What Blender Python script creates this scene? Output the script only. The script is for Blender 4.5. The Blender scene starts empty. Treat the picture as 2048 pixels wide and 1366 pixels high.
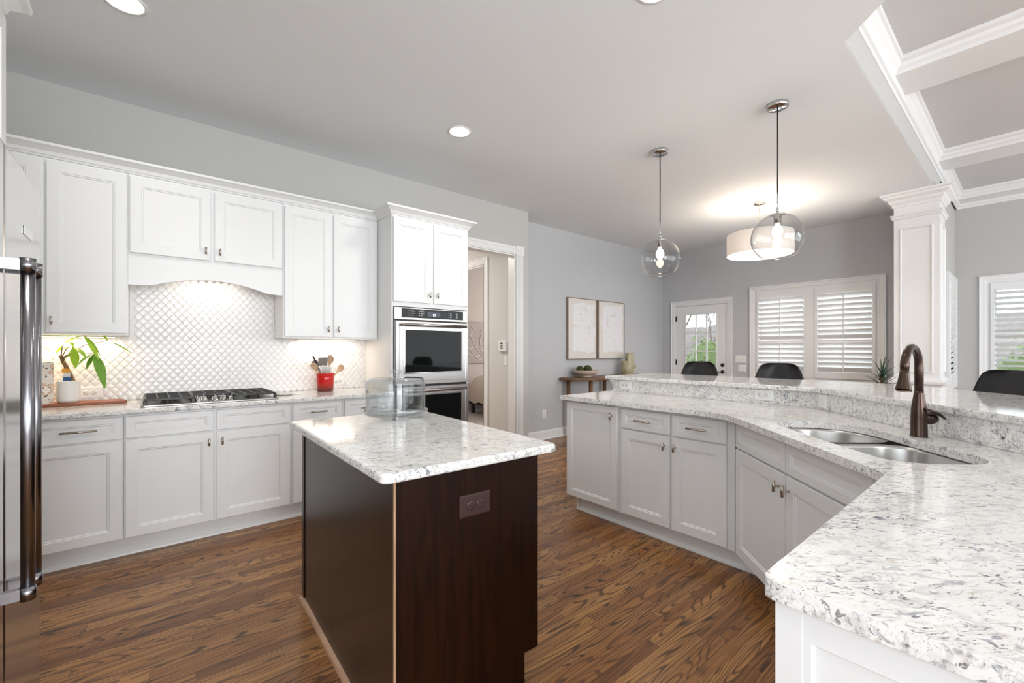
import bpy, bmesh, math, random
from mathutils import Vector, Matrix
from mathutils.geometry import tessellate_polygon
random.seed(7)
PI = math.pi
sc = bpy.context.scene
col = sc.collection

# ------------------------------------------------------------------ camera, world, lights, exposure
cd = bpy.data.cameras.new('camera'); cam = bpy.data.objects.new('camera', cd); col.objects.link(cam)
cam.location = (0, 0, 1.275); cam.rotation_euler = (PI/2, 0, math.radians(50.1-90))
cd.sensor_width = 36; cd.lens = 874/2048*36; cd.shift_y = 17/2048; cd.clip_start = .05; cd.clip_end = 300
sc.camera = cam

wd = bpy.data.worlds.new('overcast_sky'); sc.world = wd; wd.use_nodes = True
bg = wd.node_tree.nodes['Background']; bg.inputs[0].default_value = (.86, .93, 1, 1); bg.inputs[1].default_value = 1.5

def area(name, loc, rot, sx, sy, power, colr=(1, 1, 1), shape='RECTANGLE'):
    l = bpy.data.lights.new(name, 'AREA'); l.shape = shape; l.size = sx; l.size_y = sy; l.energy = power; l.color = colr
    o = bpy.data.objects.new(name, l); o.location = loc; o.rotation_euler = rot; col.objects.link(o); return o
# fill lamps added outside invented openings, on the south side and behind the camera
area('fill_south', (4.2, -4.55, 1.55), (PI/2, 0, 0), 8.2, 2.5, 108, (.95, .975, 1))
area('fill_west', (-1.16, -.2, 1.55), (PI/2, 0, -PI/2), 2.2, 1.35, 7, (.95, .975, 1))
area('fill_rear', (-.3, -4.45, 1.6), (PI/2, 0, math.radians(-8)), 2.1, 2.3, 88, (.95, .975, 1))
area('daylight_breakfast', (7.62, 2.1, 1.55), (0, PI/2, 0), 1.3, 1.5, 14, (.93, .97, 1))

sc.view_settings.view_transform = 'Standard'; sc.view_settings.look = 'None'
sc.view_settings.gamma = 1; sc.view_settings.exposure = .90; sc.view_settings.use_curve_mapping = False

# ------------------------------------------------------------------ material helpers
def newmat(name):
    m = bpy.data.materials.new(name); m.use_nodes = True
    nt = m.node_tree; b = nt.nodes['Principled BSDF']; return m, nt, b
def node(nt, t, **kw):
    n = nt.nodes.new(t)
    for k, v in kw.items(): setattr(n, k, v)
    return n
def setin(nt, n, i, v):
    if hasattr(v, 'is_output'): nt.links.new(v, n.inputs[i])
    else: n.inputs[i].default_value = v
def mth(nt, op, a, b=0., c=None):
    n = node(nt, 'ShaderNodeMath', operation=op); setin(nt, n, 0, a); setin(nt, n, 1, b)
    if c is not None: setin(nt, n, 2, c)
    return n.outputs[0]
def comb(nt, x, y, z):
    n = node(nt, 'ShaderNodeCombineXYZ'); setin(nt, n, 0, x); setin(nt, n, 1, y); setin(nt, n, 2, z); return n.outputs[0]
def pos(nt):
    g = node(nt, 'ShaderNodeNewGeometry'); s = node(nt, 'ShaderNodeSeparateXYZ'); nt.links.new(g.outputs['Position'], s.inputs[0])
    return g.outputs['Position'], s.outputs
def noise(nt, vec, scale, detail=2, rough=.5, dist=0.):
    n = node(nt, 'ShaderNodeTexNoise'); nt.links.new(vec, n.inputs['Vector'])
    n.inputs['Scale'].default_value = scale; n.inputs['Detail'].default_value = detail
    n.inputs['Roughness'].default_value = rough; n.inputs['Distortion'].default_value = dist
    return n.outputs['Fac']
def ramp(nt, fac, stops, interp='LINEAR'):
    n = node(nt, 'ShaderNodeValToRGB'); n.color_ramp.interpolation = interp
    e = n.color_ramp.elements
    while len(e) < len(stops): e.new(.5)
    for i, (p, c) in enumerate(stops):
        e[i].position = p; e[i].color = (c, c, c, 1) if isinstance(c, (int, float)) else (*c, 1)
    nt.links.new(fac, n.inputs[0]); return n.outputs[0]
def mix(nt, fac, a, b, mode='MIX'):
    n = node(nt, 'ShaderNodeMix', data_type='RGBA', blend_type=mode)
    setin(nt, n, 0, fac)
    for i, v in ((6, a), (7, b)):
        if hasattr(v, 'is_output'): nt.links.new(v, n.inputs[i])
        else: n.inputs[i].default_value = (*v, 1)
    return n.outputs[2]
def bump(nt, b, h, strength=.3, dist=.002):
    n = node(nt, 'ShaderNodeBump'); n.inputs['Strength'].default_value = strength; n.inputs['Distance'].default_value = dist
    nt.links.new(h, n.inputs['Height']); nt.links.new(n.outputs[0], b.inputs['Normal'])

def plain(name, c, rough=.5, metal=0., spec=.5, var=.04, vs=6., bmp=0., bs=80., coat=0., sub=None):
    """base colour with a faint procedural variation"""
    m, nt, b = newmat(name); P, _ = pos(nt)
    f = noise(nt, P, vs, 3)
    k0 = tuple(x*(1-var) for x in c); k1 = tuple(min(1, x*(1+var)) for x in c)
    nt.links.new(mix(nt, f, k0, k1), b.inputs['Base Color'])
    b.inputs['Roughness'].default_value = rough; b.inputs['Metallic'].default_value = metal
    b.inputs['Specular IOR Level'].default_value = spec; b.inputs['Coat Weight'].default_value = coat
    if bmp: bump(nt, b, noise(nt, P, bs, 3), bmp, .001)
    return m
def emit(name, c, s):
    m, nt, b = newmat(name); b.inputs['Base Color'].default_value = (*c, 1)
    b.inputs['Emission Color'].default_value = (*c, 1); b.inputs['Emission Strength'].default_value = s; return m
def thin_glass(name, tint=(.97, .98, .98), ior=1.45, gain=1.0, rough=.0):
    m, nt, b = newmat(name); nt.nodes.remove(b)
    out = nt.nodes['Material Output']; fr = node(nt, 'ShaderNodeLayerWeight'); fr.inputs[0].default_value = .5
    f = mth(nt, 'POWER', fr.outputs['Facing'], 4.); f = mth(nt, 'MINIMUM', mth(nt, 'MULTIPLY_ADD', f, .75*gain, ((ior-1)/(ior+1))**2), .9)
    t = node(nt, 'ShaderNodeBsdfTransparent'); t.inputs[0].default_value = (*tint, 1)
    g = node(nt, 'ShaderNodeBsdfGlossy'); g.inputs['Roughness'].default_value = rough
    mx = node(nt, 'ShaderNodeMixShader'); nt.links.new(f, mx.inputs[0]); nt.links.new(t.outputs[0], mx.inputs[1]); nt.links.new(g.outputs[0], mx.inputs[2])
    nt.links.new(mx.outputs[0], out.inputs[0]); return m

def granite():
    m, nt, b = newmat('white_granite'); P, s = pos(nt)
    # crystals drawn out along one direction of the slab
    a = mth(nt, 'ADD', mth(nt, 'MULTIPLY', s[0], .80), mth(nt, 'MULTIPLY', s[1], -.6))
    c = mth(nt, 'ADD', mth(nt, 'MULTIPLY', s[0], .6), mth(nt, 'MULTIPLY', s[1], .80))
    v = comb(nt, a, mth(nt, 'MULTIPLY', c, 2.3), mth(nt, 'MULTIPLY', s[2], 1.7))
    cl = ramp(nt, noise(nt, v, 2.6, 3, .6, .4), [(.40, 0), (.62, 1)])
    gry = ramp(nt, noise(nt, v, 21, 4, .68, .7), [(.49, 0), (.62, 1)])
    blu = ramp(nt, noise(nt, v, 24, 4, .62, 1.4), [(.565, 0), (.635, 1)])
    blk = ramp(nt, noise(nt, v, 40, 4, .66, 1.6), [(.59, 0), (.635, 1)])
    tan = ramp(nt, noise(nt, v, 27, 3, .6, .3), [(.60, 0), (.70, 1)])
    base = mix(nt, noise(nt, v, 9, 3), (.90, .893, .87), (.78, .77, .745))
    col_ = mix(nt, mth(nt, 'MULTIPLY', gry, .40), base, (.44, .44, .44))
    col_ = mix(nt, mth(nt, 'MULTIPLY', tan, .5), col_, (.42, .33, .25))
    col_ = mix(nt, mth(nt, 'MULTIPLY', blu, mth(nt, 'MULTIPLY_ADD', cl, .65, .22)), col_, (.13, .15, .21))
    col_ = mix(nt, mth(nt, 'MULTIPLY', blk, mth(nt, 'MULTIPLY_ADD', cl, .5, .48)), col_, (.02, .022, .03))
    g2 = node(nt, 'ShaderNodeNewGeometry'); s2 = node(nt, 'ShaderNodeSeparateXYZ'); nt.links.new(g2.outputs['True Normal'], s2.inputs[0])
    cut = mth(nt, 'LESS_THAN', mth(nt, 'ABSOLUTE', s2.outputs[2]), .8)          # the sawn edges cut across the crystals: more dark grain shows
    ed = ramp(nt, noise(nt, v, 42, 4, .66, 1.2), [(.50, 0), (.58, 1)])
    ed2 = ramp(nt, noise(nt, v, 17, 3, .6, .8), [(.42, 0), (.60, 1)])
    col_ = mix(nt, mth(nt, 'MULTIPLY', mth(nt, 'MULTIPLY', ed, ed2), mth(nt, 'MULTIPLY', cut, .5)), col_, (.10, .095, .095))
    nt.links.new(col_, b.inputs['Base Color']); b.inputs['Roughness'].default_value = .07; return m

def oak_floor():
    m, nt, b = newmat('oak_strip_floor'); P, s = pos(nt)
    W, L = .0575, .95
    yy = mth(nt, 'DIVIDE', s[1], W); row = mth(nt, 'FLOOR', yy); fy = mth(nt, 'FRACT', yy)
    w1 = node(nt, 'ShaderNodeTexWhiteNoise', noise_dimensions='1D'); nt.links.new(row, w1.inputs['W'])
    xx = mth(nt, 'MULTIPLY_ADD', w1.outputs['Value'], 9.3, mth(nt, 'DIVIDE', s[0], L)); idx = mth(nt, 'FLOOR', xx); fx = mth(nt, 'FRACT', xx)
    w2 = node(nt, 'ShaderNodeTexWhiteNoise', noise_dimensions='2D'); nt.links.new(comb(nt, row, idx, 0), w2.inputs['Vector'])
    r = w2.outputs['Value']; sp = node(nt, 'ShaderNodeSeparateColor'); nt.links.new(w2.outputs['Color'], sp.inputs[0])
    r2, r3 = sp.outputs[0], sp.outputs[1]
    gx = mth(nt, 'MULTIPLY_ADD', r, 53., s[0]); gy = mth(nt, 'MULTIPLY_ADD', r2, 17., s[1])
    # cathedral figure: contour lines of a stretched field
    F = noise(nt, comb(nt, mth(nt, 'MULTIPLY', gx, 1.15), mth(nt, 'MULTIPLY', gy, 10.), r3), 1., 1, .4, .0)
    ln = mth(nt, 'SINE', mth(nt, 'MULTIPLY', F, mth(nt, 'MULTIPLY_ADD', r3, 60., 80.)))
    dark = ramp(nt, ln, [(.42, 0), (.95, 1)])
    fine = noise(nt, comb(nt, mth(nt, 'MULTIPLY', gx, 9.), mth(nt, 'MULTIPLY', gy, 330.), 0), 1., 2, .6)
    fine = ramp(nt, fine, [(.40, 0), (.66, 1)])
    knots = ramp(nt, noise(nt, comb(nt, mth(nt, 'MULTIPLY', gx, 3.2), mth(nt, 'MULTIPLY', gy, 24.), r), 1., 1, .5, .2), [(.66, 0), (.76, 1)])
    base = ramp(nt, r, [(0., (.23, .092, .030)), (.35, (.38, .165, .052)), (.7, (.53, .265, .088)), (1., (.33, .138, .046))])
    c = mix(nt, mth(nt, 'MULTIPLY', fine, .42), base, (.10, .045, .022))
    lng = ramp(nt, noise(nt, comb(nt, mth(nt, 'MULTIPLY', gx, 1.1), mth(nt, 'MULTIPLY', gy, 120.), r2), 1., 2, .6), [(.50, 0), (.66, 1)])
    c = mix(nt, mth(nt, 'MULTIPLY', lng, .55), c, (.07, .032, .016))
    c = mix(nt, mth(nt, 'MULTIPLY', dark, mth(nt, 'MULTIPLY_ADD', r2, .40, .48)), c, (.035, .017, .010))
    c = mix(nt, mth(nt, 'MULTIPLY', knots, .75), c, (.035, .019, .013))
    e1 = mth(nt, 'GREATER_THAN', mth(nt, 'ABSOLUTE', mth(nt, 'SUBTRACT', fy, .5)), .485)
    e2 = mth(nt, 'GREATER_THAN', mth(nt, 'ABSOLUTE', mth(nt, 'SUBTRACT', fx, .5)), .4985)
    c = mix(nt, mth(nt, 'MULTIPLY', mth(nt, 'MAXIMUM', e1, e2), .6), c, (.03, .015, .01))
    nt.links.new(c, b.inputs['Base Color'])
    b.inputs['Roughness'].default_value = .27; b.inputs['Specular IOR Level'].default_value = .4
    bump(nt, b, mth(nt, 'MULTIPLY_ADD', fine, -.4, mth(nt, 'MULTIPLY', dark, -.5)), .12, .0008)
    return m

def wood(name, c0, c1, axis=2, rough=.3, stretch=14., scale=3., lines=26., coat=0., spec=.5):
    m, nt, b = newmat(name); P, s = pos(nt)
    k = [stretch]*3; k[axis] = 1.
    v = comb(nt, *[mth(nt, 'MULTIPLY', s[i], k[i]) for i in range(3)])
    F = noise(nt, v, scale, 3, .5, .2); ln = mth(nt, 'SINE', mth(nt, 'MULTIPLY', F, lines))
    k2 = [210.]*3; k2[axis] = 6.
    f2 = noise(nt, comb(nt, *[mth(nt, 'MULTIPLY', s[i], k2[i]) for i in range(3)]), 1., 2)
    f = mth(nt, 'MULTIPLY_ADD', ln, .22, mth(nt, 'MULTIPLY_ADD', f2, .5, .25))
    nt.links.new(mix(nt, f, c0, c1), b.inputs['Base Color'])
    b.inputs['Roughness'].default_value = rough; b.inputs['Coat Weight'].default_value = coat; b.inputs['Specular IOR Level'].default_value = spec
    return m

M = {}
M['cab'] = plain('white_cabinet_paint', (.795, .80, .80), .36, var=.012)
M['trim'] = plain('white_trim_paint', (.80, .80, .80), .33, var=.01)
M['wall'] = plain('warm_grey_wall_paint', (.515, .51, .495), .85, var=.015, bmp=.05, bs=300)
M['wallb'] = plain('pale_grey_wall_paint', (.51, .52, .535), .85, var=.015, bmp=.05, bs=300)
M['wallh'] = plain('hallway_wall_paint', (.62, .61, .59), .85, var=.015)
M['wallbed'] = plain('taupe_bedroom_wall_paint', (.36, .32, .30), .85, var=.02)
M['ceil'] = plain('flat_white_ceiling_paint', (.80, .825, .845), .9, var=.01, bmp=.04, bs=350)
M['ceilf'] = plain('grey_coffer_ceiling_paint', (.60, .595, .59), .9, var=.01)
M['granite'] = granite()
M['floor'] = oak_floor()
M['esp'] = wood('espresso_stained_wood', (.004, .0015, .0009), (.022, .0058, .0018), 2, .30, 12., 2.5, 18., .0, .28)
M['espv'] = wood('espresso_veneer_panel', (.010, .005, .003), (.028, .0125, .0055), 2, .30, 12., 2.5, 12., .0, .5)
M['raw'] = wood('raw_oak_edge', (.30, .17, .09), (.50, .31, .19), 2, .55)
M['shoe'] = wood('unstained_oak_shoe_molding', (.38, .22, .13), (.60, .38, .25), 1, .5)
M['walnut'] = wood('brown_console_wood', (.10, .05, .022), (.24, .125, .06), 0, .42)
M['board'] = wood('reddish_cutting_board_wood', (.23, .06, .025), (.45, .15, .07), 0, .4)
M['frame'] = wood('weathered_oak_frame', (.20, .145, .10), (.36, .28, .21), 2, .6)
M['spoon'] = wood('pale_wooden_utensil', (.40, .25, .15), (.62, .44, .30), 2, .6)
M['steel'] = plain('brushed_stainless_steel', (.40, .385, .375), .30, 1., var=.03, vs=3.)
M['fridge'] = plain('smooth_stainless_fridge_door', (.56, .55, .54), .16, 1., var=.02, vs=2.)
M['sink'] = plain('satin_steel_sink', (.50, .49, .475), .30, 1., var=.05, vs=9.)
M['chrome'] = plain('polished_chrome', (.62, .62, .63), .09, 1., var=.0)
M['nickelh'] = plain('satin_steel_handle', (.27, .27, .29), .22, 1., var=.02)
M['nickel'] = plain('brushed_nickel', (.52, .47, .42), .28, 1., var=.02)
M['bronze'] = plain('oil_rubbed_bronze', (.060, .036, .027), .24, .7, var=.15, vs=25.)
M['bronzed'] = plain('dark_bronze_spray_nozzle', (.35, .26, .17), .4, .8, var=.3, vs=200.)
M['blackiron'] = plain('black_cast_iron_grate', (.020, .019, .018), .38, 0., var=.3, vs=60., bmp=.2)
M['blackm'] = plain('matte_black_metal', (.012, .012, .013), .35, .3, var=.1)
M['blackp'] = plain('black_moulded_plastic', (.018, .018, .021), .34, 0., var=.05)
M['ovglass'] = plain('black_oven_glass', (.004, .005, .005), .04, 0., spec=.12, var=0)
M['ovpanel'] = plain('black_glass_control_panel', (.005, .006, .007), .05, 0., spec=.15, var=0)
M['display'] = emit('grey_oven_display', (.055, .06, .08), .25)
M['disptxt'] = emit('white_display_digits', (.9, .95, 1.), 1.2)
M['keytxt'] = plain('grey_key_legend', (.45, .46, .47), .5, var=0)
M['outlet'] = plain('white_plastic_plate', (.82, .82, .81), .3, var=0)
M['slot'] = plain('dark_outlet_slot', (.04, .035, .03), .5, var=0)
M['ivory'] = plain('off_white_receptacle', (.74, .73, .70), .35, var=0)
M['brownpl'] = plain('brown_plastic_plate', (.050, .026, .024), .28, var=0)
M['tile'] = plain('glossy_white_ceramic_tile', (.80, .79, .785), .2, var=.02, vs=15.)
M['grout'] = plain('white_tile_grout', (.84, .83, .82), .8, var=.02)
M['glass'] = thin_glass('clear_globe_glass', (.965, .97, .97), 1.42, 1.5)
M['pane'] = thin_glass('window_pane_glass', (.95, .965, .96), 1.4, 1.)
M['cglass'] = thin_glass('cake_dome_glass', (.93, .945, .95), 1.5, 1.9)
M['linen'] = plain('white_linen_shade', (.80, .77, .75), .9, var=.03, vs=300.)
def linen():
    m, nt, b = newmat('lit_white_linen_shade'); P, _ = pos(nt)
    nt.links.new(mix(nt, noise(nt, P, 300, 2), (.80, .78, .76), (.86, .84, .82)), b.inputs['Base Color']); b.inputs['Roughness'].default_value = .9
    t = node(nt, 'ShaderNodeBsdfTranslucent'); t.inputs[0].default_value = (.85, .80, .76, 1)
    mx = node(nt, 'ShaderNodeMixShader'); mx.inputs[0].default_value = .22
    nt.links.new(b.outputs[0], mx.inputs[1]); nt.links.new(t.outputs[0], mx.inputs[2]); nt.links.new(mx.outputs[0], nt.nodes['Material Output'].inputs[0]); return m
M['linen'] = linen()
M['bulb'] = emit('glowing_bulb', (1, .83, .62), 14)
M['can'] = emit('recessed_lamp_lens', (1, .95, .87), 14)
M['ledw'] = emit('warm_under_cabinet_strip', (1, .80, .55), 6)
M['pot'] = plain('white_ribbed_ceramic', (.80, .80, .77), .35, var=.01)
M['soil'] = plain('potting_soil', (.05, .03, .02), .95, var=.4, vs=90)
M['bark'] = wood('braided_stem_bark', (.14, .075, .04), (.34, .21, .12), 2, .8, 9, 12)
def leafmat(name, a, b_, tr=.35):
    m, nt, b = newmat(name); P, s = pos(nt)
    nt.links.new(mix(nt, noise(nt, P, 18, 3), a, b_), b.inputs['Base Color'])
    b.inputs['Roughness'].default_value = .38; b.inputs['Subsurface Weight'].default_value = 0
    t = node(nt, 'ShaderNodeBsdfTranslucent'); t.inputs[0].default_value = (*b_, 1)
    mx = node(nt, 'ShaderNodeMixShader'); mx.inputs[0].default_value = tr
    nt.links.new(b.outputs[0], mx.inputs[1]); nt.links.new(t.outputs[0], mx.inputs[2]); nt.links.new(mx.outputs[0], nt.nodes['Material Output'].inputs[0]); return m
M['leaf'] = leafmat('money_tree_leaf', (.18, .38, .03), (.38, .62, .06))
M['leafd'] = leafmat('deep_green_leaf', (.08, .22, .02), (.18, .40, .05), .25)
M['spike'] = leafmat('dark_spiky_leaf', (.02, .05, .028), (.06, .11, .07), .1)
def crockmat():
    m, nt, b = newmat('red_glazed_stoneware'); P, s = pos(nt)
    f = mth(nt, 'MULTIPLY_ADD', mth(nt, 'SUBTRACT', s[2], .914), 7.2, 0.)
    nt.links.new(ramp(nt, f, [(.12, (.16, .03, .02)), (.55, (.52, .008, .006))]), b.inputs['Base Color'])   # glaze fades to brown at the foot
    b.inputs['Roughness'].default_value = .15; return m
M['crock'] = crockmat()
M['grey'] = plain('grey_silicone', (.22, .21, .20), .5, var=.05)
M['bristle'] = plain('pale_slotted_nylon', (.66, .60, .55), .5, var=.05)
M['tagb'] = plain('blue_plant_tag', (.02, .12, .33), .5, var=0); M['tago'] = plain('orange_plant_tag', (.75, .38, .05), .5, var=0)
M['paper'] = plain('white_paper', (.78, .79, .80), .7, var=.02)
def bookmat():
    m, nt, b = newmat('cookbook_cover'); P, s = pos(nt)
    f = noise(nt, P, 17, 3, .6); g = noise(nt, P, 60, 2, .5)
    c = ramp(nt, f, [(.35, (.70, .64, .56)), (.5, (.60, .40, .26)), (.6, (.78, .74, .68))], 'CONSTANT')
    nt.links.new(mix(nt, ramp(nt, g, [(.62, 0), (.65, 1)]), c, (.05, .04, .035)), b.inputs['Base Color']); b.inputs['Roughness'].default_value = .35; return m
M['book'] = bookmat(); M['pages'] = plain('book_pages', (.70, .68, .62), .8)
M['bookd'] = plain('dark_book_spine', (.03, .025, .022), .5)
M['canvas'] = plain('cream_artwork_ground', (.70, .665, .625), .85, var=.03, vs=20)
M['stroke'] = plain('white_impasto_strokes', (.78, .775, .79), .6, var=.04, vs=25, bmp=.5, bs=60)
M['artb'] = plain('taupe_abstract_canvas', (.27, .235, .225), .85, var=.06, vs=4); M['line'] = plain('pale_drawn_line', (.55, .53, .51), .8, var=0)
M['bed'] = plain('beige_bed_throw', (.52, .44, .37), .95, var=.08, vs=12)
M['carpet'] = plain('beige_carpet', (.42, .37, .335), .98, var=.1, vs=120)
M['bowl'] = plain('speckled_clay_bowl', (.55, .44, .36), .7, var=.15, vs=90); M['moss'] = plain('moss_ball', (.04, .055, .012), .95, var=.5, vs=70, bmp=.8, bs=120)
M['drift'] = wood('carved_pale_horn_vase', (.30, .26, .15), (.60, .55, .38), 2, .55, 5, 9, 30)
M['grass'] = plain('lawn', (.20, .25, .10), .95, var=.4, vs=3)
M['bush'] = leafmat('garden_shrub_leaf', (.11, .17, .05), (.34, .42, .17), .3)
M['trunk'] = plain('bare_tree_bark', (.20, .165, .15), .9, var=.3, vs=8)
M['hill'] = plain('leafless_woods', (.22, .185, .175), .95, var=.45, vs=1.6)
M['house'] = plain('slate_blue_siding', (.20, .25, .31), .8, var=.08, vs=3)
M['dome'] = M['cglass']

# ------------------------------------------------------------------ mesh helpers
class MB:
    def __init__(s): s.v = []; s.f = []; s.sm = []
    def add(s, vs, fs, smooth=False):
        b = len(s.v); s.v += [tuple(v) for v in vs]; s.f += [tuple(b+i for i in f) for f in fs]; s.sm += [smooth]*len(fs); return s
    def box(s, x0, x1, y0, y1, z0, z1, T=None):
        vs = [(x, y, z) for z in (z0, z1) for y in (y0, y1) for x in (x0, x1)]
        if T: vs = [T(*v) for v in vs]
        return s.add(vs, [(0, 2, 3, 1), (4, 5, 7, 6), (0, 1, 5, 4), (2, 6, 7, 3), (0, 4, 6, 2), (1, 3, 7, 5)])
    def prism(s, poly, z0, z1, T=None, holes=()):
        loops = [poly]+list(holes); flat = [p for l in loops for p in l]; n = len(flat)
        tris = tessellate_polygon([[Vector((p[0], p[1], 0)) for p in l] for l in loops])
        vs = [(p[0], p[1], z0) for p in flat]+[(p[0], p[1], z1) for p in flat]
        if T: vs = [T(*v) for v in vs]
        if len(loops) == 1: fs = [tuple(range(n)), tuple(range(n, 2*n))]
        else: fs = [tuple(t) for t in tris]+[tuple(i+n for i in t) for t in tris]
        o = 0
        for l in loops:
            k = len(l); fs += [(o+i, o+(i+1) % k, n+o+(i+1) % k, n+o+i) for i in range(k)]; o += k
        return s.add(vs, fs)
    def lathe(s, prof, c, seg=32, axis=(0, 0, 1), smooth=True, cap=True):
        A = Vector(axis).normalized(); U = A.orthogonal().normalized(); V = A.cross(U); c = Vector(c); vs = []
        for r, h in prof:
            for i in range(seg):
                t = 2*PI*i/seg; vs.append(c+A*h+(U*math.cos(t)+V*math.sin(t))*max(r, 1e-5))
        fs = [(j*seg+i, j*seg+(i+1) % seg, (j+1)*seg+(i+1) % seg, (j+1)*seg+i) for j in range(len(prof)-1) for i in range(seg)]
        s.add(vs, fs, smooth)
        if cap:
            b = len(s.v)-len(vs)
            s.f += [tuple(b+i for i in range(seg)), tuple(b+(len(prof)-1)*seg+i for i in range(seg))]; s.sm += [False, False]
        return s
    def tube(s, pts, r, seg=12, cap=True, flat=1.):
        P = [Vector(p) for p in pts]; R = r if isinstance(r, (list, tuple)) else [r]*len(P); vs = []; U = None
        for i, p in enumerate(P):
            d = (P[min(i+1, len(P)-1)]-P[max(i-1, 0)]).normalized()
            U = d.orthogonal().normalized() if U is None else (U-d*U.dot(d)).normalized()
            V = d.cross(U)
            for j in range(seg):
                t = 2*PI*j/seg; vs.append(p+(U*math.cos(t)+V*math.sin(t)*flat)*R[i])
        fs = [(j*seg+i, j*seg+(i+1) % seg, (j+1)*seg+(i+1) % seg, (j+1)*seg+i) for j in range(len(P)-1) for i in range(seg)]
        b = len(s.v); s.add(vs, fs, True)
        if cap: s.f += [tuple(b+i for i in range(seg)), tuple(b+(len(P)-1)*seg+i for i in range(seg))]; s.sm += [False, False]
        return s
    def sweep(s, path, prof, closed=False, side=1):
        """profile (offset, z) swept along a plan path; offset to the left of travel when side=1"""
        n = len(path); vs = []; k = len(prof)
        for i in range(n):
            a = Vector(path[i]); e = []
            if closed or i > 0: e.append((a-Vector(path[i-1])).normalized())
            if closed or i < n-1: e.append((Vector(path[(i+1) % n])-a).normalized())
            ns = [Vector((-d.y, d.x))*side for d in e]; mm = sum(ns, Vector((0, 0)))
            mm = mm/(mm.dot(ns[0])) if len(ns) > 1 else ns[0]
            for o, z in prof: vs.append((a.x+mm.x*o, a.y+mm.y*o, z))
        fs = []
        for i in range(n if closed else n-1):
            for j in range(k): fs.append((i*k+j, i*k+(j+1) % k, ((i+1) % n)*k+(j+1) % k, ((i+1) % n)*k+j))
        if not closed: fs += [tuple(range(k)), tuple((n-1)*k+j for j in range(k))]
        return s.add(vs, fs)
    def rings(s, T, a0, a1, z0, z1, steps, fill=True, open_bottom=False, back=True):
        """nested rectangles (inset, depth) in the plane of T(a, depth, z)"""
        vs = []
        for ins, d in steps:
            zb = z0 if open_bottom else z0+ins
            vs += [T(a0+ins, d, zb), T(a1-ins, d, zb), T(a1-ins, d, z1-ins), T(a0+ins, d, z1-ins)]
        fs = []
        for k in range(len(steps)-1):
            for i in range(4):
                if open_bottom and i == 0: continue
                fs.append((4*k+i, 4*k+(i+1) % 4, 4*k+4+(i+1) % 4, 4*k+4+i))
        if fill:
            q = 4*(len(steps)-1); fs.append((q, q+1, q+2, q+3))
            if back: fs.append((0, 3, 2, 1))
        return s.add(vs, fs)

def frame_T(O, u, n):
    O = Vector((O[0], O[1])); u = Vector(u).normalized(); n = Vector(n).normalized()
    return lambda a, d, z: (O.x+u.x*a+n.x*d, O.y+u.y*a+n.y*d, z)

def obj(name, mb, mat, parent=None, bevel=None, smooth=None, seg=2):
    me = bpy.data.meshes.new(name); inv = parent.matrix_world.inverted() if parent else None
    vs = [Vector(v) for v in mb.v]
    if parent: vs = [inv @ v for v in vs]; base = None
    else:
        xs = [v.x for v in vs]; ys = [v.y for v in vs]; zs = [v.z for v in vs]
        base = Vector(((min(xs)+max(xs))/2, (min(ys)+max(ys))/2, min(zs))); vs = [v-base for v in vs]
    me.from_pydata(vs, [], mb.f); me.validate()
    bm = bmesh.new(); bm.from_mesh(me)
    if smooth is None and len(mb.sm) == len(bm.faces):
        bm.faces.ensure_lookup_table()
        for f, q in zip(bm.faces, mb.sm): f.smooth = q
    elif smooth:
        for f in bm.faces: f.smooth = True
    bmesh.ops.recalc_face_normals(bm, faces=bm.faces); bm.to_mesh(me); bm.free()
    me.materials.append(M[mat] if isinstance(mat, str) else mat)
    o = bpy.data.objects.new(name, me); col.objects.link(o)
    if parent: o.parent = parent
    else: o.location = base; bpy.context.view_layer.update() if False else None; o.matrix_world = Matrix.Translation(base)
    o.matrix_local = Matrix.Identity(4) if parent else o.matrix_local
    if parent: WM[o.name] = WM[parent.name]
    else: WM[o.name] = Matrix.Translation(base)
    if bevel:
        b = o.modifiers.new('bevel', 'BEVEL'); b.width = bevel; b.segments = seg; b.limit_method = 'ANGLE'; b.angle_limit = math.radians(35); b.harden_normals = False
    return o
WM = {}
class Par:
    pass
def thing(name, label, cat, loc=(0, 0, 0), rz=0., group=None):
    o = bpy.data.objects.new(name, None); col.objects.link(o); o.empty_display_size = .1
    o.matrix_world = Matrix.Translation(loc) @ Matrix.Rotation(rz, 4, 'Z'); WM[o.name] = o.matrix_world.copy()
    tag(o, label, cat, group); return o
def tag(o, label, cat, group=None):
    o['label'] = label; o['category'] = cat
    if group: o['group'] = group
    return o
def structure(name, mb, mat, parent=None, **k):
    o = obj(name, mb, mat, parent, **k)
    if not parent: o['kind'] = 'structure'
    return o
def sempty(name, loc):
    o = bpy.data.objects.new(name, None); col.objects.link(o); o.matrix_world = Matrix.Translation(loc); WM[o.name] = o.matrix_world.copy(); o['kind'] = 'structure'; return o
def dup(root, loc, label, rz=None):
    r = root.copy(); col.objects.link(r); r.location = loc; r['label'] = label
    if rz is not None: r.rotation_euler = (0, 0, rz)
    for ch in list(root.children):
        c = ch.copy(); col.objects.link(c); c.parent = r
        for g in ch.children:
            d = g.copy(); col.objects.link(d); d.parent = c
    return r
_obj = obj
def obj(name, mb, mat, parent=None, **k):
    # nested parents all keep identity local matrices, so the root's matrix is the one to invert
    if parent is not None and parent.type == 'MESH':
        root = parent
        while root.parent: root = root.parent
        class Q: pass
        q = Q(); q.matrix_world = WM[root.name]; q.name = root.name
        o = _obj_in(name, mb, mat, q, parent, **k); return o
    if parent is not None:
        class Q: pass
        q = Q(); q.matrix_world = WM[parent.name]; q.name = parent.name
        return _obj_in(name, mb, mat, q, parent, **k)
    return _obj(name, mb, mat, None, **k)
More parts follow.
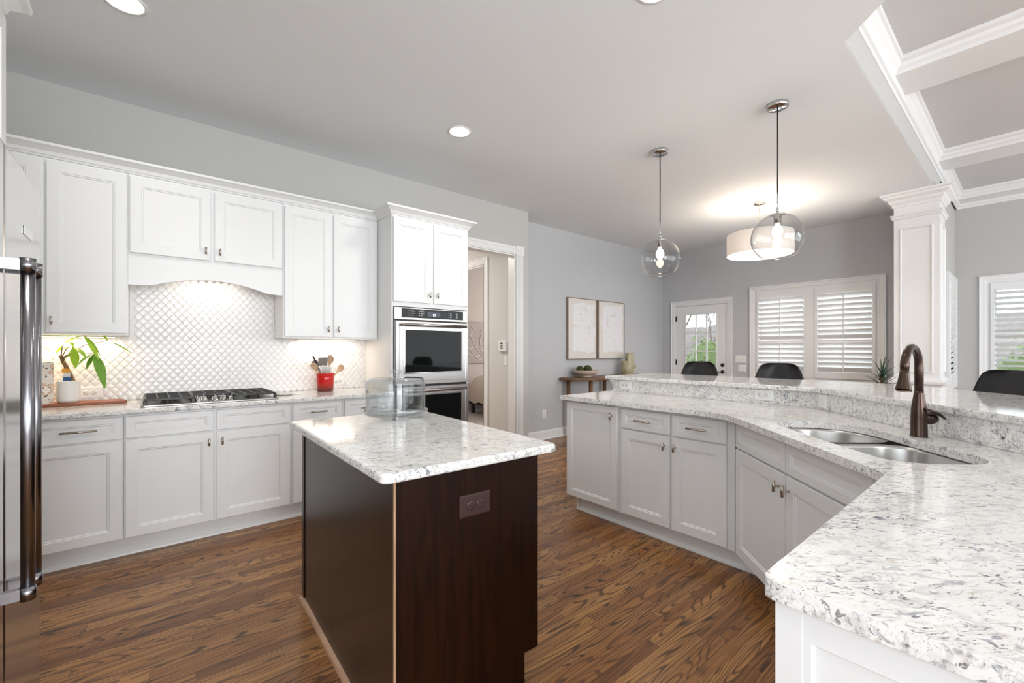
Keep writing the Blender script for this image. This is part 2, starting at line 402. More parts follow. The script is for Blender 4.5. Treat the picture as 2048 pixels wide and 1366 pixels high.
def _obj_in(name, mb, mat, q, parent, bevel=None, smooth=None, seg=2):
    me = bpy.data.meshes.new(name); inv = q.matrix_world.inverted()
    me.from_pydata([inv @ Vector(v) for v in mb.v], [], mb.f)
    bm = bmesh.new(); bm.from_mesh(me)
    for f, s_ in zip(bm.faces, mb.sm): f.smooth = s_ if smooth is None else smooth
    bmesh.ops.recalc_face_normals(bm, faces=bm.faces); bm.to_mesh(me); bm.free()
    me.materials.append(M[mat] if isinstance(mat, str) else mat)
    o = bpy.data.objects.new(name, me); col.objects.link(o); o.parent = parent; WM[o.name] = q.matrix_world
    if bevel:
        b = o.modifiers.new('bevel', 'BEVEL'); b.width = bevel; b.segments = seg; b.limit_method = 'ANGLE'; b.angle_limit = math.radians(35)
    return o
def structure(name, mb, mat, parent=None, **k):
    o = obj(name, mb, mat, parent, **k)
    if parent is None: o['kind'] = 'structure'
    return o
def arc(c, r, a0, a1, n=8):
    return [(c[0]+r*math.cos(math.radians(a0+(a1-a0)*i/n)), c[1]+r*math.sin(math.radians(a0+(a1-a0)*i/n))) for i in range(n+1)]
def bez(p0, p1, p2, n=8):
    return [tuple((1-t)**2*a+2*t*(1-t)*b+t*t*c for a, b, c in zip(p0, p1, p2)) for t in [i/n for i in range(n+1)]]
def roundpoly(pts, r, n=5):
    out = []; k = len(pts)
    for i in range(k):
        p = Vector(pts[i]); a = Vector(pts[i-1])-p; b = Vector(pts[(i+1) % k])-p
        q = min(r, a.length*.45, b.length*.45)
        out += bez(tuple(p+a.normalized()*q), tuple(p), tuple(p+b.normalized()*q), n)
    return out

CT, CB = .914, .882          # worktop top and underside
BT = 1.045                   # bar top
CEIL = 3.05; CEILF = 3.40

# ------------------------------------------------------------------ the shell
structure('floor', MB().box(-2.5, 9.2, -5, 4.62, -.05, 0), 'floor')
# kitchen ceiling with its diagonal cut towards the family room
cp = [(-2.5, -5), (1.889, -5), (1.889, -.5), (3.09, .702), (7.56, .702), (7.56, 4.61), (3.67, 4.61), (3.67, 4.31), (-2.5, 4.31)]
structure('ceiling', MB().prism(cp, CEIL, CEIL+.003), 'ceil')
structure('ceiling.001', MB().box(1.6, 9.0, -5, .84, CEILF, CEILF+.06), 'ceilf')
# soffit between the two ceiling heights
sf = MB()
sf.prism([(3.09, .70), (7.02, .70), (7.02, .82), (3.04, .82)], CEIL+.0035, CEILF+.05)
sf.prism([(1.89, -.5), (3.09, .70), (3.04, .82), (1.77, -.45)], CEIL+.0035, CEILF+.05)
sf.prism([(1.77, -5), (1.89, -5), (1.89, -.5), (1.77, -.45)], CEIL+.0035, CEILF+.05)
structure('wall_soffit', sf, 'wall')
crown_f = [(0, 3.235), (.012, 3.235), (.014, 3.262), (.030, 3.268), (.034, 3.29), (.052, 3.325), (.072, 3.345), (.076, 3.368), (.092, 3.374), (.094, 3.40), (0, 3.40)]
structure('trim_1', MB().sweep([(1.89, -4.8), (1.89, -.5), (3.09, .70), (8.70, .70)], crown_f, side=-1), 'trim')
structure('trim_2', MB().sweep([(8.70, .70), (8.70, -4.8)], crown_f, side=-1), 'trim')
# coffer beams crossing the family room
def coffer(k, x0, x1):
    b = MB().box(x0, x1, -4.9, .70, 3.30, 3.40)
    cp_ = [(0, 3.30), (.012, 3.30), (.016, 3.325), (.035, 3.34), (.042, 3.362), (.070, 3.375), (.074, 3.40), (0, 3.40)]
    b.sweep([(x0, -4.9), (x0, .66)], cp_, side=1); b.sweep([(x1, .66), (x1, -4.9)], cp_, side=1)
    structure('trim_%d' % k, b, 'trim')
coffer(3, 4.25, 4.62); coffer(4, 6.54, 6.90); coffer(5, 8.40, 8.70)

def wall_open(name, T, a0, a1, z0, z1, th, holes, mat):
    """wall as slabs around rectangular openings (a0,a1,z0,z1)"""
    b = MB(); xs = sorted(holes)
    cur = a0
    for h in xs:
        if h[0] > cur: b.box(cur, h[0], 0, -th, z0, z1, T)
        if h[2] > z0: b.box(h[0], h[1], 0, -th, z0, h[2], T)
        if h[3] < z1: b.box(h[0], h[1], 0, -th, h[3], z1, T)
        cur = h[1]
    if cur < a1: b.box(cur, a1, 0, -th, z0, z1, T)
    return structure(name, b, mat)
TL = frame_T((0, 4.19), (1, 0), (0, -1))       # kitchen wall, a = X
wall_open('wall_left', TL, -1.12, 3.78, 0, CEIL, .12, [(2.72, 3.555, 0, 2.475)], 'wall')
TR = frame_T((0, 4.49), (1, 0), (0, -1))       # breakfast wall
wall_open('wall_breakfast', TR, 3.66, 7.56, 0, CEIL, .12, [], 'wallb')
structure('wall_jog', MB().box(3.66, 3.78, 4.31, 4.49, 0, CEIL), 'wallb')
TB = frame_T((7.44, 0), (0, 1), (-1, 0))       # back wall, a = Y
wall_open('wall_back', TB, .84, 4.61, 0, CEIL, .12, [(1.35, 2.83, .87, 2.17), (3.29, 4.225, 0, 2.075)], 'wallb')
TF = frame_T((8.70, 0), (0, 1), (-1, 0))
wall_open('wall_family', TF, -5, .84, 0, CEILF, .12, [(-1.3, .38, .87, 2.17)], 'wall')
TN = frame_T((0, .72), (1, 0), (0, -1))
wall_open('wall_return', TN, 7.0, 8.82, 0, CEILF, .12, [(7.90, 8.60, .87, 2.17)], 'wall')
wall_open('wall_fridge', frame_T((-1.0, 0), (0, 1), (1, 0)), -1.5, 4.31, 0, CEIL, .12, [(-1.3, .9, .88, 2.23)], 'wall')  # opening added behind the camera so the west fill lamp reaches the room
# south side: piers and headers round openings invented to let fill light in
wall_open('wall_south', frame_T((0, -4.4), (1, 0), (0, 1)), -2.5, 8.82, 0, CEILF, .12, [(-1.4, .8, .4, 2.8), (1.2, 4.0, .3, 2.8), (4.3, 8.2, .3, 2.8)], 'wall')
structure('wall_west', MB().box(-2.5, -2.38, -4.5, -1.4, 0, CEIL).box(-2.5, -1.0, -1.5, -1.38, 0, CEIL), 'wall')

def base_profile(h=.13, t=.015): return [(0, 0), (t+.012, 0), (t+.012, .012), (t, .02), (t, h-.02), (t*.5, h-.008), (t*.4, h), (0, h)]
structure('baseboard_breakfast', MB().sweep([(3.78, 4.49), (7.44, 4.49)], base_profile(), side=-1), 'trim', bevel=.002)
structure('baseboard_back', MB().sweep([(7.44, 4.49), (7.44, 4.30)], base_profile(), side=-1).sweep([(7.44, 3.21), (7.44, .9)], base_profile(), side=-1), 'trim')
structure('baseboard_family', MB().sweep([(7.05, .72), (8.70, .72), (8.70, -4.4)], base_profile(), side=-1), 'trim')
structure('baseboard_left', MB().box(3.70, 3.795, 4.175, 4.19, 0, .13).box(3.78, 3.795, 4.19, 4.49, 0, .13), 'trim')

# column between breakfast area and family room
cb = MB().box(6.60, 7.02, .66, 1.04, 0, 3.05)
structure_col = sempty('trim_6', (6.81, .85, 0))
structure('shaft', cb, 'trim', structure_col)
def face_panel(T, a0, a1, z0, z1):
    return MB().rings(T, a0, a1, z0, z1, [(0, 0), (0, .008), (.006, .014), (.014, .014), (.020, .006), (.020, .0005)], fill=False)
TC = frame_T((6.60, 0), (0, 1), (-1, 0)); TC2 = frame_T((0, .66), (1, 0), (0, -1))
structure('panel_molding', face_panel(TC, .71, .99, 1.02, 2.66), 'trim', structure_col)
structure('panel_molding', face_panel(TC2, 6.66, 6.96, 1.02, 2.66), 'trim', structure_col)
colring = [(6.60, .66), (7.02, .66), (7.02, 1.04), (6.60, 1.04)]
structure('capital', MB().sweep(colring, [(0, 2.90), (.012, 2.90), (.016, 2.925), (.04, 2.955), (.045, 2.975), (.085, 3.00), (.09, 3.02), (.11, 3.03), (.11, 3.05), (0, 3.05)], True, -1), 'trim', structure_col)
structure('neck_molding', MB().sweep(colring, [(0, 2.76), (.015, 2.765), (.022, 2.78), (.016, 2.79), (.03, 2.80), (.03, 2.812), (0, 2.812)], True, -1), 'trim', structure_col)
structure('base_cap', MB().sweep(colring, [(0, .86), (.012, .87), (.02, .885), (.045, .90), (.05, .925), (.03, .935), (.008, .965), (0, .965)], True, -1), 'trim', structure_col)
structure('plinth', MB().sweep(colring, [(0, 0), (.02, 0), (.02, .86), (0, .86)], True, -1), 'trim', structure_col)

# ------------------------------------------------------------------ joinery
CAS = [(0, 0), (0, .026), (.012, .028), (.018, .022), (.030, .020), (.060, .017), (.070, .012), (.085, .010), (.085, 0)]
def shutters(root, T, a0, a1, z0, z1, tilt, pitch=.0705, lw=.089, rod=True, ang_mid=None):
    midz = 1.40
    fr = MB(); st = .035
    fr.box(a0, a0+st, .0, .03, z0, z1, T); fr.box(a1-st, a1, .0, .03, z0, z1, T)
    fr.box(a0+st, a1-st, .0, .03, z1-.10, z1, T); fr.box(a0+st, a1-st, .0, .03, z0, z0+.09, T)
    fr.box(a0+st, a1-st, .0, .03, midz-.02, midz+.02, T)
    sp = structure('shutter_panel', fr, 'trim', root, bevel=.003)
    lv = MB()
    for lo, hi in ((z0+.09, midz-.02), (midz+.02, z1-.10)):
        n = max(1, round((hi-lo)/pitch)); p = (hi-lo)/n
        for i in range(n):
            zc = lo+(i+.5)*p; c, s = math.cos(tilt), math.sin(tilt)
            pr = [(-lw/2, 0), (-lw/4, .0045), (0, .0055), (lw/4, .0045), (lw/2, 0), (lw/4, -.0045), (0, -.0055), (-lw/4, -.0045)]
            vs = []
            for a in (a0+st+.003, a1-st-.003):
                for q, h in pr: vs.append(T(a, .015+q*c-h*s, zc+q*s+h*c))
            k = len(pr); lv.add(vs, [(j, (j+1) % k, k+(j+1) % k, k+j) for j in range(k)]+[tuple(range(k)), tuple(range(k, 2*k))])
    structure('louvers', lv, 'trim', sp)
    if rod:
        rd = MB(); am = (a0+a1)/2; dd = .015+lw/2*math.cos(tilt)+.006
        for lo, hi in ((z0+.11, midz-.03), (midz+.03, z1-.12)): rd.box(am-.006, am+.006, dd, dd+.010, lo, hi, T)
        structure('tilt_rod', rd, 'trim', sp)
def window(k, T, O, a0, a1, z0, z1, panels, tilt, mulls=(), rod=True, jamb=.12):
    r = sempty('window_%d' % k, O)
    structure('casing', MB().rings(T, a0-.105, a1+.105, z0-.105, z1+.105, CAS, fill=False), 'trim', r)
    jb = MB(); jb.box(a0-.022, a0, .008, -jamb-.002, z0-.022, z1+.022, T); jb.box(a1, a1+.022, .008, -jamb-.002, z0-.022, z1+.022, T); jb.box(a0, a1, .008, -jamb-.002, z1, z1+.022, T); jb.box(a0, a1, .008, -jamb-.002, z0-.022, z0, T)
    for m in mulls: jb.box(m-.05, m+.05, .012, -jamb, z0, z1, T)
    structure('jamb', jb, 'trim', r)
    e = [a0]+[x for m in mulls for x in (m-.05, m+.05)]+[a1]
    for i in range(0, len(e), 2):
        s0, s1 = e[i], e[i+1]; sash = MB()
        for q0, q1, w0, w1 in ((s0, s0+.05, z0, z1), (s1-.05, s1, z0, z1), (s0+.05, s1-.05, z1-.05, z1), (s0+.05, s1-.05, z0, z0+.06), (s0+.05, s1-.05, 1.49, 1.53)):
            sash.box(q0, q1, -.07, -.10, w0, w1, T)
        so = structure('sash', sash, 'trim', r)
        structure('pane', MB().box(s0+.05, s1-.05, -.083, -.087, z0+.06, z1-.05, T), 'pane', so)
        shutters(r, T, s0+.0005, s1-.0005, z0+.0005, z1-.0005, tilt, rod=rod)
    return r
window(1, TB, (7.44, 2.1, .87), 1.35, 2.83, .87, 2.17, 2, math.radians(52), mulls=(2.094,))
window(2, TF, (8.70, -.46, .87), -1.3, .38, .87, 2.17, 2, math.radians(20), mulls=(-.46,))
window(3, TN, (8.25, .72, .87), 7.90, 8.60, .87, 2.17, 1, math.radians(50))

# exterior door with nine lites
dr = sempty('door_1', (7.44, 3.757, 0))
structure('casing', MB().rings(TB, 3.21, 4.305, 0, 2.155, CAS, fill=False, open_bottom=True), 'trim', dr)
structure('jamb', MB().box(3.275, 3.305, .008, -.122, 0, 2.075, TB).box(4.21, 4.24, .008, -.122, 0, 2.075, TB).box(3.275, 4.24, .008, -.122, 2.062, 2.09, TB), 'trim', dr)
sl = MB()
for q in ((3.308, 3.47, 0.01, 2.058), (4.04, 4.207, .01, 2.058), (3.47, 4.04, 1.915, 2.058), (3.47, 4.04, .01, .92)):
    sl.box(q[0], q[1], -.01, -.05, q[2], q[3], TB)
slab = structure('door_slab', sl, 'trim', dr)
mb = MB()
mb.rings(TB, 3.465, 4.045, .915, 1.92, [(0, -.01), (.004, .0), (.018, .0), (.024, -.012)], fill=False)
for q in (3.655, 3.845): mb.box(q-.009, q+.009, -.008, -.045, .94, 1.90, TB)
for q in (1.25, 1.58): mb.box(3.49, 4.02, -.009, -.044, q-.009, q+.009, TB)
structure('muntins', mb, 'trim', slab)
structure('pane', MB().box(3.485, 4.025, -.028, -.032, .935, 1.90, TB), 'pane', slab)
for z in (1.84, 1.055, .25): structure('hinge', MB().lathe([(.007, -.05), (.007, .05)], TB(4.214, .006, z), 10).box(4.198, 4.228, .0, .003, z-.045, z+.045, TB), 'blackm', slab)
structure('deadbolt', MB().lathe([(.031, 0), (.031, .008), (.026, .016), (.012, .018), (.012, .022)], TB(3.375, -.01, 1.02), 20, (-1, 0, 0)), 'blackm', slab)
structure('lever_handle', MB().lathe([(.031, 0), (.031, .008), (.022, .014), (.010, .016), (.010, .045)], TB(3.375, -.01, .905), 20, (-1, 0, 0)).tube([TB(3.375, .033, .905), TB(3.42, .036, .906), TB(3.49, .033, .900)], [.010, .008, .006], 10), 'blackm', slab)

# cased opening to the hallway: fluted casing and corner block
op = sempty('door_2', (3.14, 4.19, 0))
fl = MB(); 
def flute(b, T, a0, a1, z0, z1):
    b.box(a0, a1, 0, .018, z0, z1, T); n = 5; w = (a1-a0)/n
    for i in range(n): b.box(a0+i*w+w*.22, a0+(i+1)*w-w*.22, .018, .024, z0+.0, z1, T)
flute(fl, TL, 3.56, 3.675, .17, 2.475); flute(fl, TL, 2.61, 2.715, .17, 2.475)
structure('side_casing', fl, 'trim', op)
hc = MB()
hc.box(2.715, 3.555, 0, .018, 2.475, 2.575, TL); hc.box(2.715, 3.555, .018, .024, 2.49, 2.51, TL); hc.box(2.715, 3.555, .018, .024, 2.54, 2.56, TL)
structure('head_casing', hc, 'trim', op, bevel=.002)
structure('corner_block', MB().box(3.553, 3.685, 0, .028, 2.468, 2.582, TL).lathe([(.04, 0), (.04, .006), (.03, .006), (.026, .002), (.012, .002), (.008, .008)], TL(3.619, .028, 2.525), 20, (0, -1, 0)), 'trim', op, bevel=.002)
structure('plinth_block', MB().box(3.553, 3.685, 0, .028, 0, .17, TL), 'trim', op, bevel=.003)
structure('jamb', MB().box(3.54, 3.555, 0, -.12, 0, 2.475, TL).box(2.72, 2.735, 0, -.12, 0, 2.475, TL).box(2.735, 3.54, 0, -.12, 2.46, 2.475, TL), 'trim', op)

# hallway and bedroom beyond
TH = frame_T((3.555, 0), (0, 1), (-1, 0))
wall_open('wall_hall', TH, 4.31, 8.0, 0, CEIL, .105, [(4.862, 5.70, 0, 2.444)], 'wallh')
structure('wall_hall_far', MB().box(.8, 3.66, 7.9, 8.02, 0, CEIL).box(.7, .82, 4.31, 8.0, 0, CEIL), 'wallh')
structure('ceiling.002', MB().box(.7, 3.66, 4.312, 8.0, CEIL+.004, CEIL+.06).box(3.66, 8.0, 4.612, 8.0, CEIL+.004, CEIL+.06), 'ceil')
structure('floor.001', MB().box(.7, 3.60, 4.62, 8.0, -.05, 0), 'floor')
structure('floor.002', MB().box(3.60, 8.0, 4.62, 8.0, -.05, .004), 'carpet')
structure('wall_bedroom', MB().box(3.66, 8.0, 7.62, 7.72, 0, CEIL).box(7.9, 8.0, 4.62, 7.62, 0, CEIL), 'wallbed')
bd = sempty('door_3', (3.555, 5.28, 0))
structure('casing', MB().rings(TH, 4.755, 5.80, 0, 2.535, CAS, fill=False, open_bottom=True), 'trim', bd)
structure('jamb', MB().box(4.85, 4.866, 0, -.105, 0, 2.444, TH).box(5.695, 5.71, 0, -.105, 0, 2.444, TH).box(4.866, 5.695, 0, -.105, 2.43, 2.445, TH), 'trim', bd)
area('hall_fill', (2.2, 5.9, 3.0), (0, 0, 0), .4, .4, 34, (1, .93, .85))  # unseen lamp without a fixture, added to brighten the hallway
area('bedroom_fill', (7.6, 6.0, 1.6), (0, PI/2, 0), 1.4, 1.4, 70, (1, .93, .88))  # added fill lamp brightening the bedroom, no window behind it

# ------------------------------------------------------------------ cabinets
DOOR_STEPS = lambda t, s: [(0, 0), (0, t-.003), (.003, t), (s, t), (s+.003, t-.0035), (s+.009, t-.0035), (s+.013, t-.0085)]
def t_knob(parent, T, a, z, d0, vert=True):
    b = MB().tube([T(a, d0, z), T(a, d0+.030, z)], .0045, 10)
    b.tube([T(a, d0+.030, z-.025), T(a, d0+.030, z+.025)], .0068, 12)
    obj('knob', b, 'nickel', parent)
def bar_pull(parent, T, a, z, d0, L=.13):
    b = MB().tube([T(a-L/2, d0+.030, z), T(a+L/2, d0+.030, z)], .0058, 12)
    for q in (-.3, .3): b.tube([T(a+q*L, d0, z), T(a+q*L, d0+.030, z)], .0045, 10)
    obj('pull', b, 'nickel', parent)
def cdoor(root, T, a0, a1, z0, z1, d0, knob=None, stile=.058, t=.02):
    o = obj('door', MB().rings(T, a0, a1, z0, z1, [(i, d0+d) for i, d in DOOR_STEPS(t, stile)]), 'cab', root)
    if knob: t_knob(o, T, knob[0], knob[1], d0+t)
    return o
def cdrawer(root, T, a0, a1, z0, z1, d0, pull=False, t=.02, L=.13, pa=None):
    o = obj('drawer', MB().rings(T, a0, a1, z0, z1, [(i, d0+d) for i, d in DOOR_STEPS(t, .036)]), 'cab', root)
    if pull: bar_pull(o, T, (a0+a1)/2 if pa is None else pa, (z0+z1)/2, d0+t, L)
    return o
TK = frame_T((0, 3.577), (1, 0), (0, -1))
def base_cab(a0, a1, label, parts):
    r = thing('base_cabinet', label, 'cabinet', ((a0+a1)/2, 3.9, .0))
    obj('carcass', MB().box(a0, a1, 3.577, 4.185, .112, CB), 'cab', r, bevel=.0015)
    for p in parts: p(r)
    return r
base_cab(-.99, -.1075, 'white base cabinet beside the refrigerator, under the potted plant and cutting board', [
    lambda r: cdrawer(r, TK, -.62, -.113, .733, .868, 0, True, pa=-.30, L=.155), lambda r: cdoor(r, TK, -.62, -.113, .125, .720, 0)])
base_cab(-.1065, .8305, 'white double-door base cabinet directly under the gas cooktop', [
    lambda r: cdrawer(r, TK, -.100, .347, .733, .868, 0), lambda r: cdrawer(r, TK, .366, .819, .733, .868, 0),
    lambda r: cdoor(r, TK, -.100, .347, .125, .720, 0, (.320, .66)), lambda r: cdoor(r, TK, .366, .819, .125, .720, 0, (.395, .66))])
base_cab(.8315, 1.211, 'narrow white base cabinet just right of the cooktop, partly behind the island', [
    lambda r: cdrawer(r, TK, .841, 1.198, .733, .868, 0, True, L=.12), lambda r: cdoor(r, TK, .841, 1.198, .125, .720, 0)])
base_cab(1.212, 1.626, 'white base cabinet between the cooktop run and the oven tower, behind the cake dome', [
    lambda r: cdrawer(r, TK, 1.225, 1.61, .733, .868, 0, True, L=.12), lambda r: cdoor(r, TK, 1.225, 1.61, .125, .720, 0)])
tk = MB().box(-.99, 1.63, 3.640, 3.66, 0, .112)
tk.sweep([(-.99, 3.640), (1.63, 3.640)], [(0, 0), (.018, 0), (.016, .010), (.008, .018), (0, .020)], side=-1)
structure('trim_7', tk, 'cab')
# worktop along the wall
obj_ct = obj('worktop', MB().prism([(-.995, 3.525), (1.628, 3.525), (1.628, 4.160), (-.995, 4.160)], CB+.0005, CT), 'granite', bevel=.008, seg=3)
tag(obj_ct, 'white granite worktop along the tiled wall with the gas cooktop set in it', 'countertop')

# wall cabinets
TU = frame_T((0, 3.874), (1, 0), (0, -1))
def wall_cab(a0, a1, z0, z1, label, parts, name='wall_cabinet'):
    r = thing(name, label, 'cabinet', ((a0+a1)/2, 4.03, z0))
    obj('carcass', MB().box(a0, a1, 3.874, 4.188, z0, z1), 'cab', r, bevel=.0015)
    for p in parts: p(r)
    return r
wall_cab(-.99, -.4805, 1.372, 2.452, 'white wall cabinet in the corner, mostly hidden behind the refrigerator', [lambda r: cdoor(r, TU, -.96, -.494, 1.385, 2.432, 0)])
wall_cab(-.4795, -.0955, 1.372, 2.452, 'tall single-door white wall cabinet above the potted plant', [lambda r: cdoor(r, TU, -.469, -.1, 1.385, 2.432, 0, (-.445, 1.455))])
def valance(r):
    pts = [(-.0945, 1.915), (.8385, 1.915), (.8385, 1.712)]+[(.80, 1.712)]
    for i in range(13):
        t = i/12; x = .72-(.72-.03)*t; pts.append((x, 1.718+.066*math.sin(PI*t)**.85))
    pts += [(-.05, 1.712), (-.0945, 1.712)]
    T3 = lambda a, z, d: (a, 3.874-d, z)
    obj('valance', MB().prism(pts, -.02, 0.0, T3), 'cab', r)
    obj('hood_liner', MB().box(-.08, .825, 3.90, 4.17, 1.87, 1.90), 'steel', r)
wall_cab(-.0945, .8385, 1.915, 2.452, 'white cabinet with arched valance above the cooktop', [
    lambda r: cdoor(r, TU, -.086, .36, 1.926, 2.432, 0, (.328, 1.99)), lambda r: cdoor(r, TU, .382, .833, 1.926, 2.432, 0, (.414, 1.99)), valance])
wall_cab(.8395, 1.626, 1.372, 2.452, 'white two-door wall cabinet left of the oven tower, above the red crock', [
    lambda r: cdoor(r, TU, .850, 1.214, 1.385, 2.432, 0, (1.183, 1.45)), lambda r: cdoor(r, TU, 1.234, 1.603, 1.385, 2.432, 0, (1.266, 1.45))])
crown_c = [(-.02, 2.4525), (.006, 2.4525), (.010, 2.462), (.016, 2.466), (.024, 2.486), (.048, 2.505), (.064, 2.512), (.068, 2.526), (-.02, 2.526)]
# oven tower
tw = thing('oven_tower_cabinet', 'tall white cabinet tower holding the double wall oven', 'cabinet', (2.03, 3.88, 0))
tb = MB().box(1.629, 1.645, 3.577, 4.188, 0, 2.452).box(2.409, 2.425, 3.577, 4.188, 0, 2.452).box(1.645, 2.409, 3.577, 4.188, 1.66, 2.452)
tb.box(1.645, 2.409, 3.577, 4.188, .0, .34).box(1.645, 2.409, 4.12, 4.188, .34, 1.66)
obj('carcass', tb, 'cab', tw, bevel=.0015)
cdoor(tw, TK, 1.640, 2.009, 1.700, 2.435, 0, (1.984, 1.775)); cdoor(tw, TK, 2.037, 2.413, 1.700, 2.435, 0, (2.063, 1.775))
cdrawer(tw, TK, 1.640, 2.413, .125, .32, 0, True)
cr = MB().sweep([(-.99, 3.874), (1.629, 3.874), (1.629, 3.577), (2.425, 3.577), (2.425, 4.185)], crown_c, side=-1)
structure('trim_8', cr, 'cab')

# double oven
ov = thing('double_wall_oven', 'stainless steel double wall oven with black control panel', 'oven', (2.03, 3.88, .35))
ob = MB().box(1.648, 2.406, 3.575, 4.10, .35, 1.655)
obj('housing', ob, 'blackm', ov)
cp_ = obj('control_panel', MB().box(1.648, 2.406, -.0, .022, 1.543, 1.652, TK), 'steel', ov, bevel=.003)
obj('touch_panel', MB().box(1.712, 2.352, .022, .024, 1.562, 1.643, TK), 'ovpanel', cp_)
obj('display', MB().box(1.965, 2.10, .0241, .0246, 1.578, 1.622, TK), 'display', cp_)
dt = MB()
for i in range(2):   # two glyphs like small check marks on the display
    q = 2.022+i*.016
    dt.prism([(q, 1.604), (q+.005, 1.592), (q+.008, 1.592), (q+.012, 1.606), (q+.009, 1.606), (q+.0065, 1.597), (q+.003, 1.604)], .0247, .0250, lambda a, z, d: TK(a, d, z))
dt.box(2.024, 2.032, .0247, .025, 1.586, 1.589, TK).box(2.038, 2.046, .0247, .025, 1.586, 1.589, TK)
obj('display_digits', dt, 'disptxt', cp_)
for cx in (1.785, 1.885):
    kt = MB()
    for row, n in ((1.620, 3), (1.602, 3), (1.584, 2)):
        for i in range(n): kt.box(cx+i*.023-.006, cx+i*.023+.006, .0241, .0245, row-.003, row+.003, TK)
    kt.box(cx+.005, cx+.042, .0241, .0245, 1.629, 1.631, TK)
    obj('function_keys', kt, 'keytxt', cp_)
kt = MB()
for row in (1.618, 1.600, 1.582):
    for i in range(4): kt.box(2.125+i*.021, 2.129+i*.021, .0241, .0245, row-.002, row+.002, TK)
obj('number_keys', kt, 'keytxt', cp_)
kt = MB()
for row in (1.618, 1.600, 1.582):
    kt.box(2.205, 2.222, .0241, .0245, row-.003, row+.003, TK)
obj('timer_keys', kt, 'keytxt', cp_)
kt = MB()
for row in (1.618, 1.600, 1.582): kt.box(2.272, 2.289, .0241, .0245, row-.003, row+.003, TK)
obj('start_keys', kt, 'keytxt', cp_)
def oven_door(z0, z1, gz0, gz1):
    dd = obj('oven_door', MB().rings(TK, 1.650, 2.404, z0, z1, [(0, .0), (0, .034), (.004, .038), (.030, .038), (.034, .036)]), 'steel', ov)
    g = MB().rings(TK, 1.722, 2.335, gz0-.016, gz1+.016, [(0, .036), (0, .041), (.014, .0415), (.016, .038)], fill=False)
    obj('window_bezel', g, 'chrome', dd)
    obj('window', MB().box(1.737, 2.320, .036, .0405, gz0, gz1, TK), 'ovglass', dd)
    hz = z1-.035
    hb = MB().tube([TK(1.705, .085, hz), TK(2.352, .085, hz)], .0135, 16)
    for q in (1.722, 2.335): hb.tube([TK(q, .036, hz), TK(q, .083, hz)], .010, 12)
    obj('handle', hb, 'steel', dd)
oven_door(.965, 1.532, 1.078, 1.452); oven_door(.385, .948, .50, .865)

# ------------------------------------------------------------------ refrigerator and cabinet above
fr = thing('refrigerator', 'stainless steel refrigerator with tall tube handles at the left edge', 'refrigerator', (-.6, 1.6, 0))
TFr = frame_T((-.32, 0), (0, 1), (1, 0))
obj('body', MB().box(-.98, -.325, 1.14, 2.072, .02, 1.775), 'fridge', fr, bevel=.004)
for a0, a1, h in ((1.145, 1.603, 1.545), (1.609, 2.073, 1.628)):
    d = obj('door', MB().rings(TFr, a0, a1, .06, 1.782, [(0, 0), (0, .050), (.004, .054), (.01, .055)]), 'fridge', fr)
    hb = MB().tube([TFr(h, .102, .695), TFr(h, .102, 1.478)], .0125, 18)
    for z in (.695, 1.478):
        hb.box(h-.008, h+.008, .054, .102, z-.013, z+.013, TFr)
        hb.lathe([(.0145, -.016), (.0145, .016)], TFr(h, .102, z), 18)
    obj('handle', hb, 'nickelh', d)
    if a0 > 1.6:
        obj('badge', MB().box(1.815, 1.925, .055, .058, 1.60, 1.625, TFr), 'chrome', d, bevel=.001)
af = thing('over_fridge_cabinet', 'white cabinet above the refrigerator at the upper left edge', 'cabinet', (-.67, 1.62, 1.80))
obj('carcass', MB().box(-.99, -.36, 1.12, 2.09, 1.80, 2.33), 'cab', af, bevel=.0015)
TAf = frame_T((-.36, 0), (0, 1), (1, 0))
cdoor(af, TAf, 1.13, 1.595, 1.815, 2.32, 0); cdoor(af, TAf, 1.61, 2.082, 1.815, 2.32, 0)
obj('crown', MB().sweep([(-.36, 1.12), (-.36, 2.09), (-.99, 2.09)], [(o, z-.12) for o, z in crown_c], side=-1), 'cab', af)

# ------------------------------------------------------------------ peninsula
TP = frame_T((2.595, 0), (0, 1), (-1, 0))           # straight face, a = Y
dgO = Vector((2.595, 1.1115)); dgu = Vector((-1, -1)).normalized(); dgn = Vector((-1, 1)).normalized()
DG = 1.47+.028                                        # x-y of diagonal cabinet face frame
O2 = (2.595, 2.595-DG)
TD = frame_T(O2, dgu, dgn)                            # a runs towards the camera
def pen_cab(label, loc, body, parts):
    r = thing('base_cabinet', label, 'cabinet', loc)
    obj('carcass', body, 'cab', r, bevel=.0015)
    for p in parts: p(r)
    return r
pen_cab('white base cabinet with one full-height door at the far end of the peninsula', (2.85, 2.15, 0),
        MB().box(2.595, 3.168, 1.907, 2.397, .112, CB), [lambda r: cdoor(r, TP, 1.915, 2.40, .125, .866, 0, (1.955, .80), stile=.05)])
pen_cab('white base cabinet with two drawers and two doors in the straight part of the peninsula', (2.85, 1.5, 0),
        MB().prism([(2.595, 1.105), (3.168, 1.105), (3.168, 1.906), (2.595, 1.906)], .112, CB),
        [lambda r: cdrawer(r, TP, 1.505, 1.878, .726, .860, 0, True, L=.125), lambda r: cdrawer(r, TP, 1.145, 1.488, .726, .860, 0, True, L=.125),
         lambda r: cdoor(r, TP, 1.505, 1.878, .125, .716, 0, (1.535, .655)), lambda r: cdoor(r, TP, 1.145, 1.488, .125, .716, 0, (1.462, .655))])
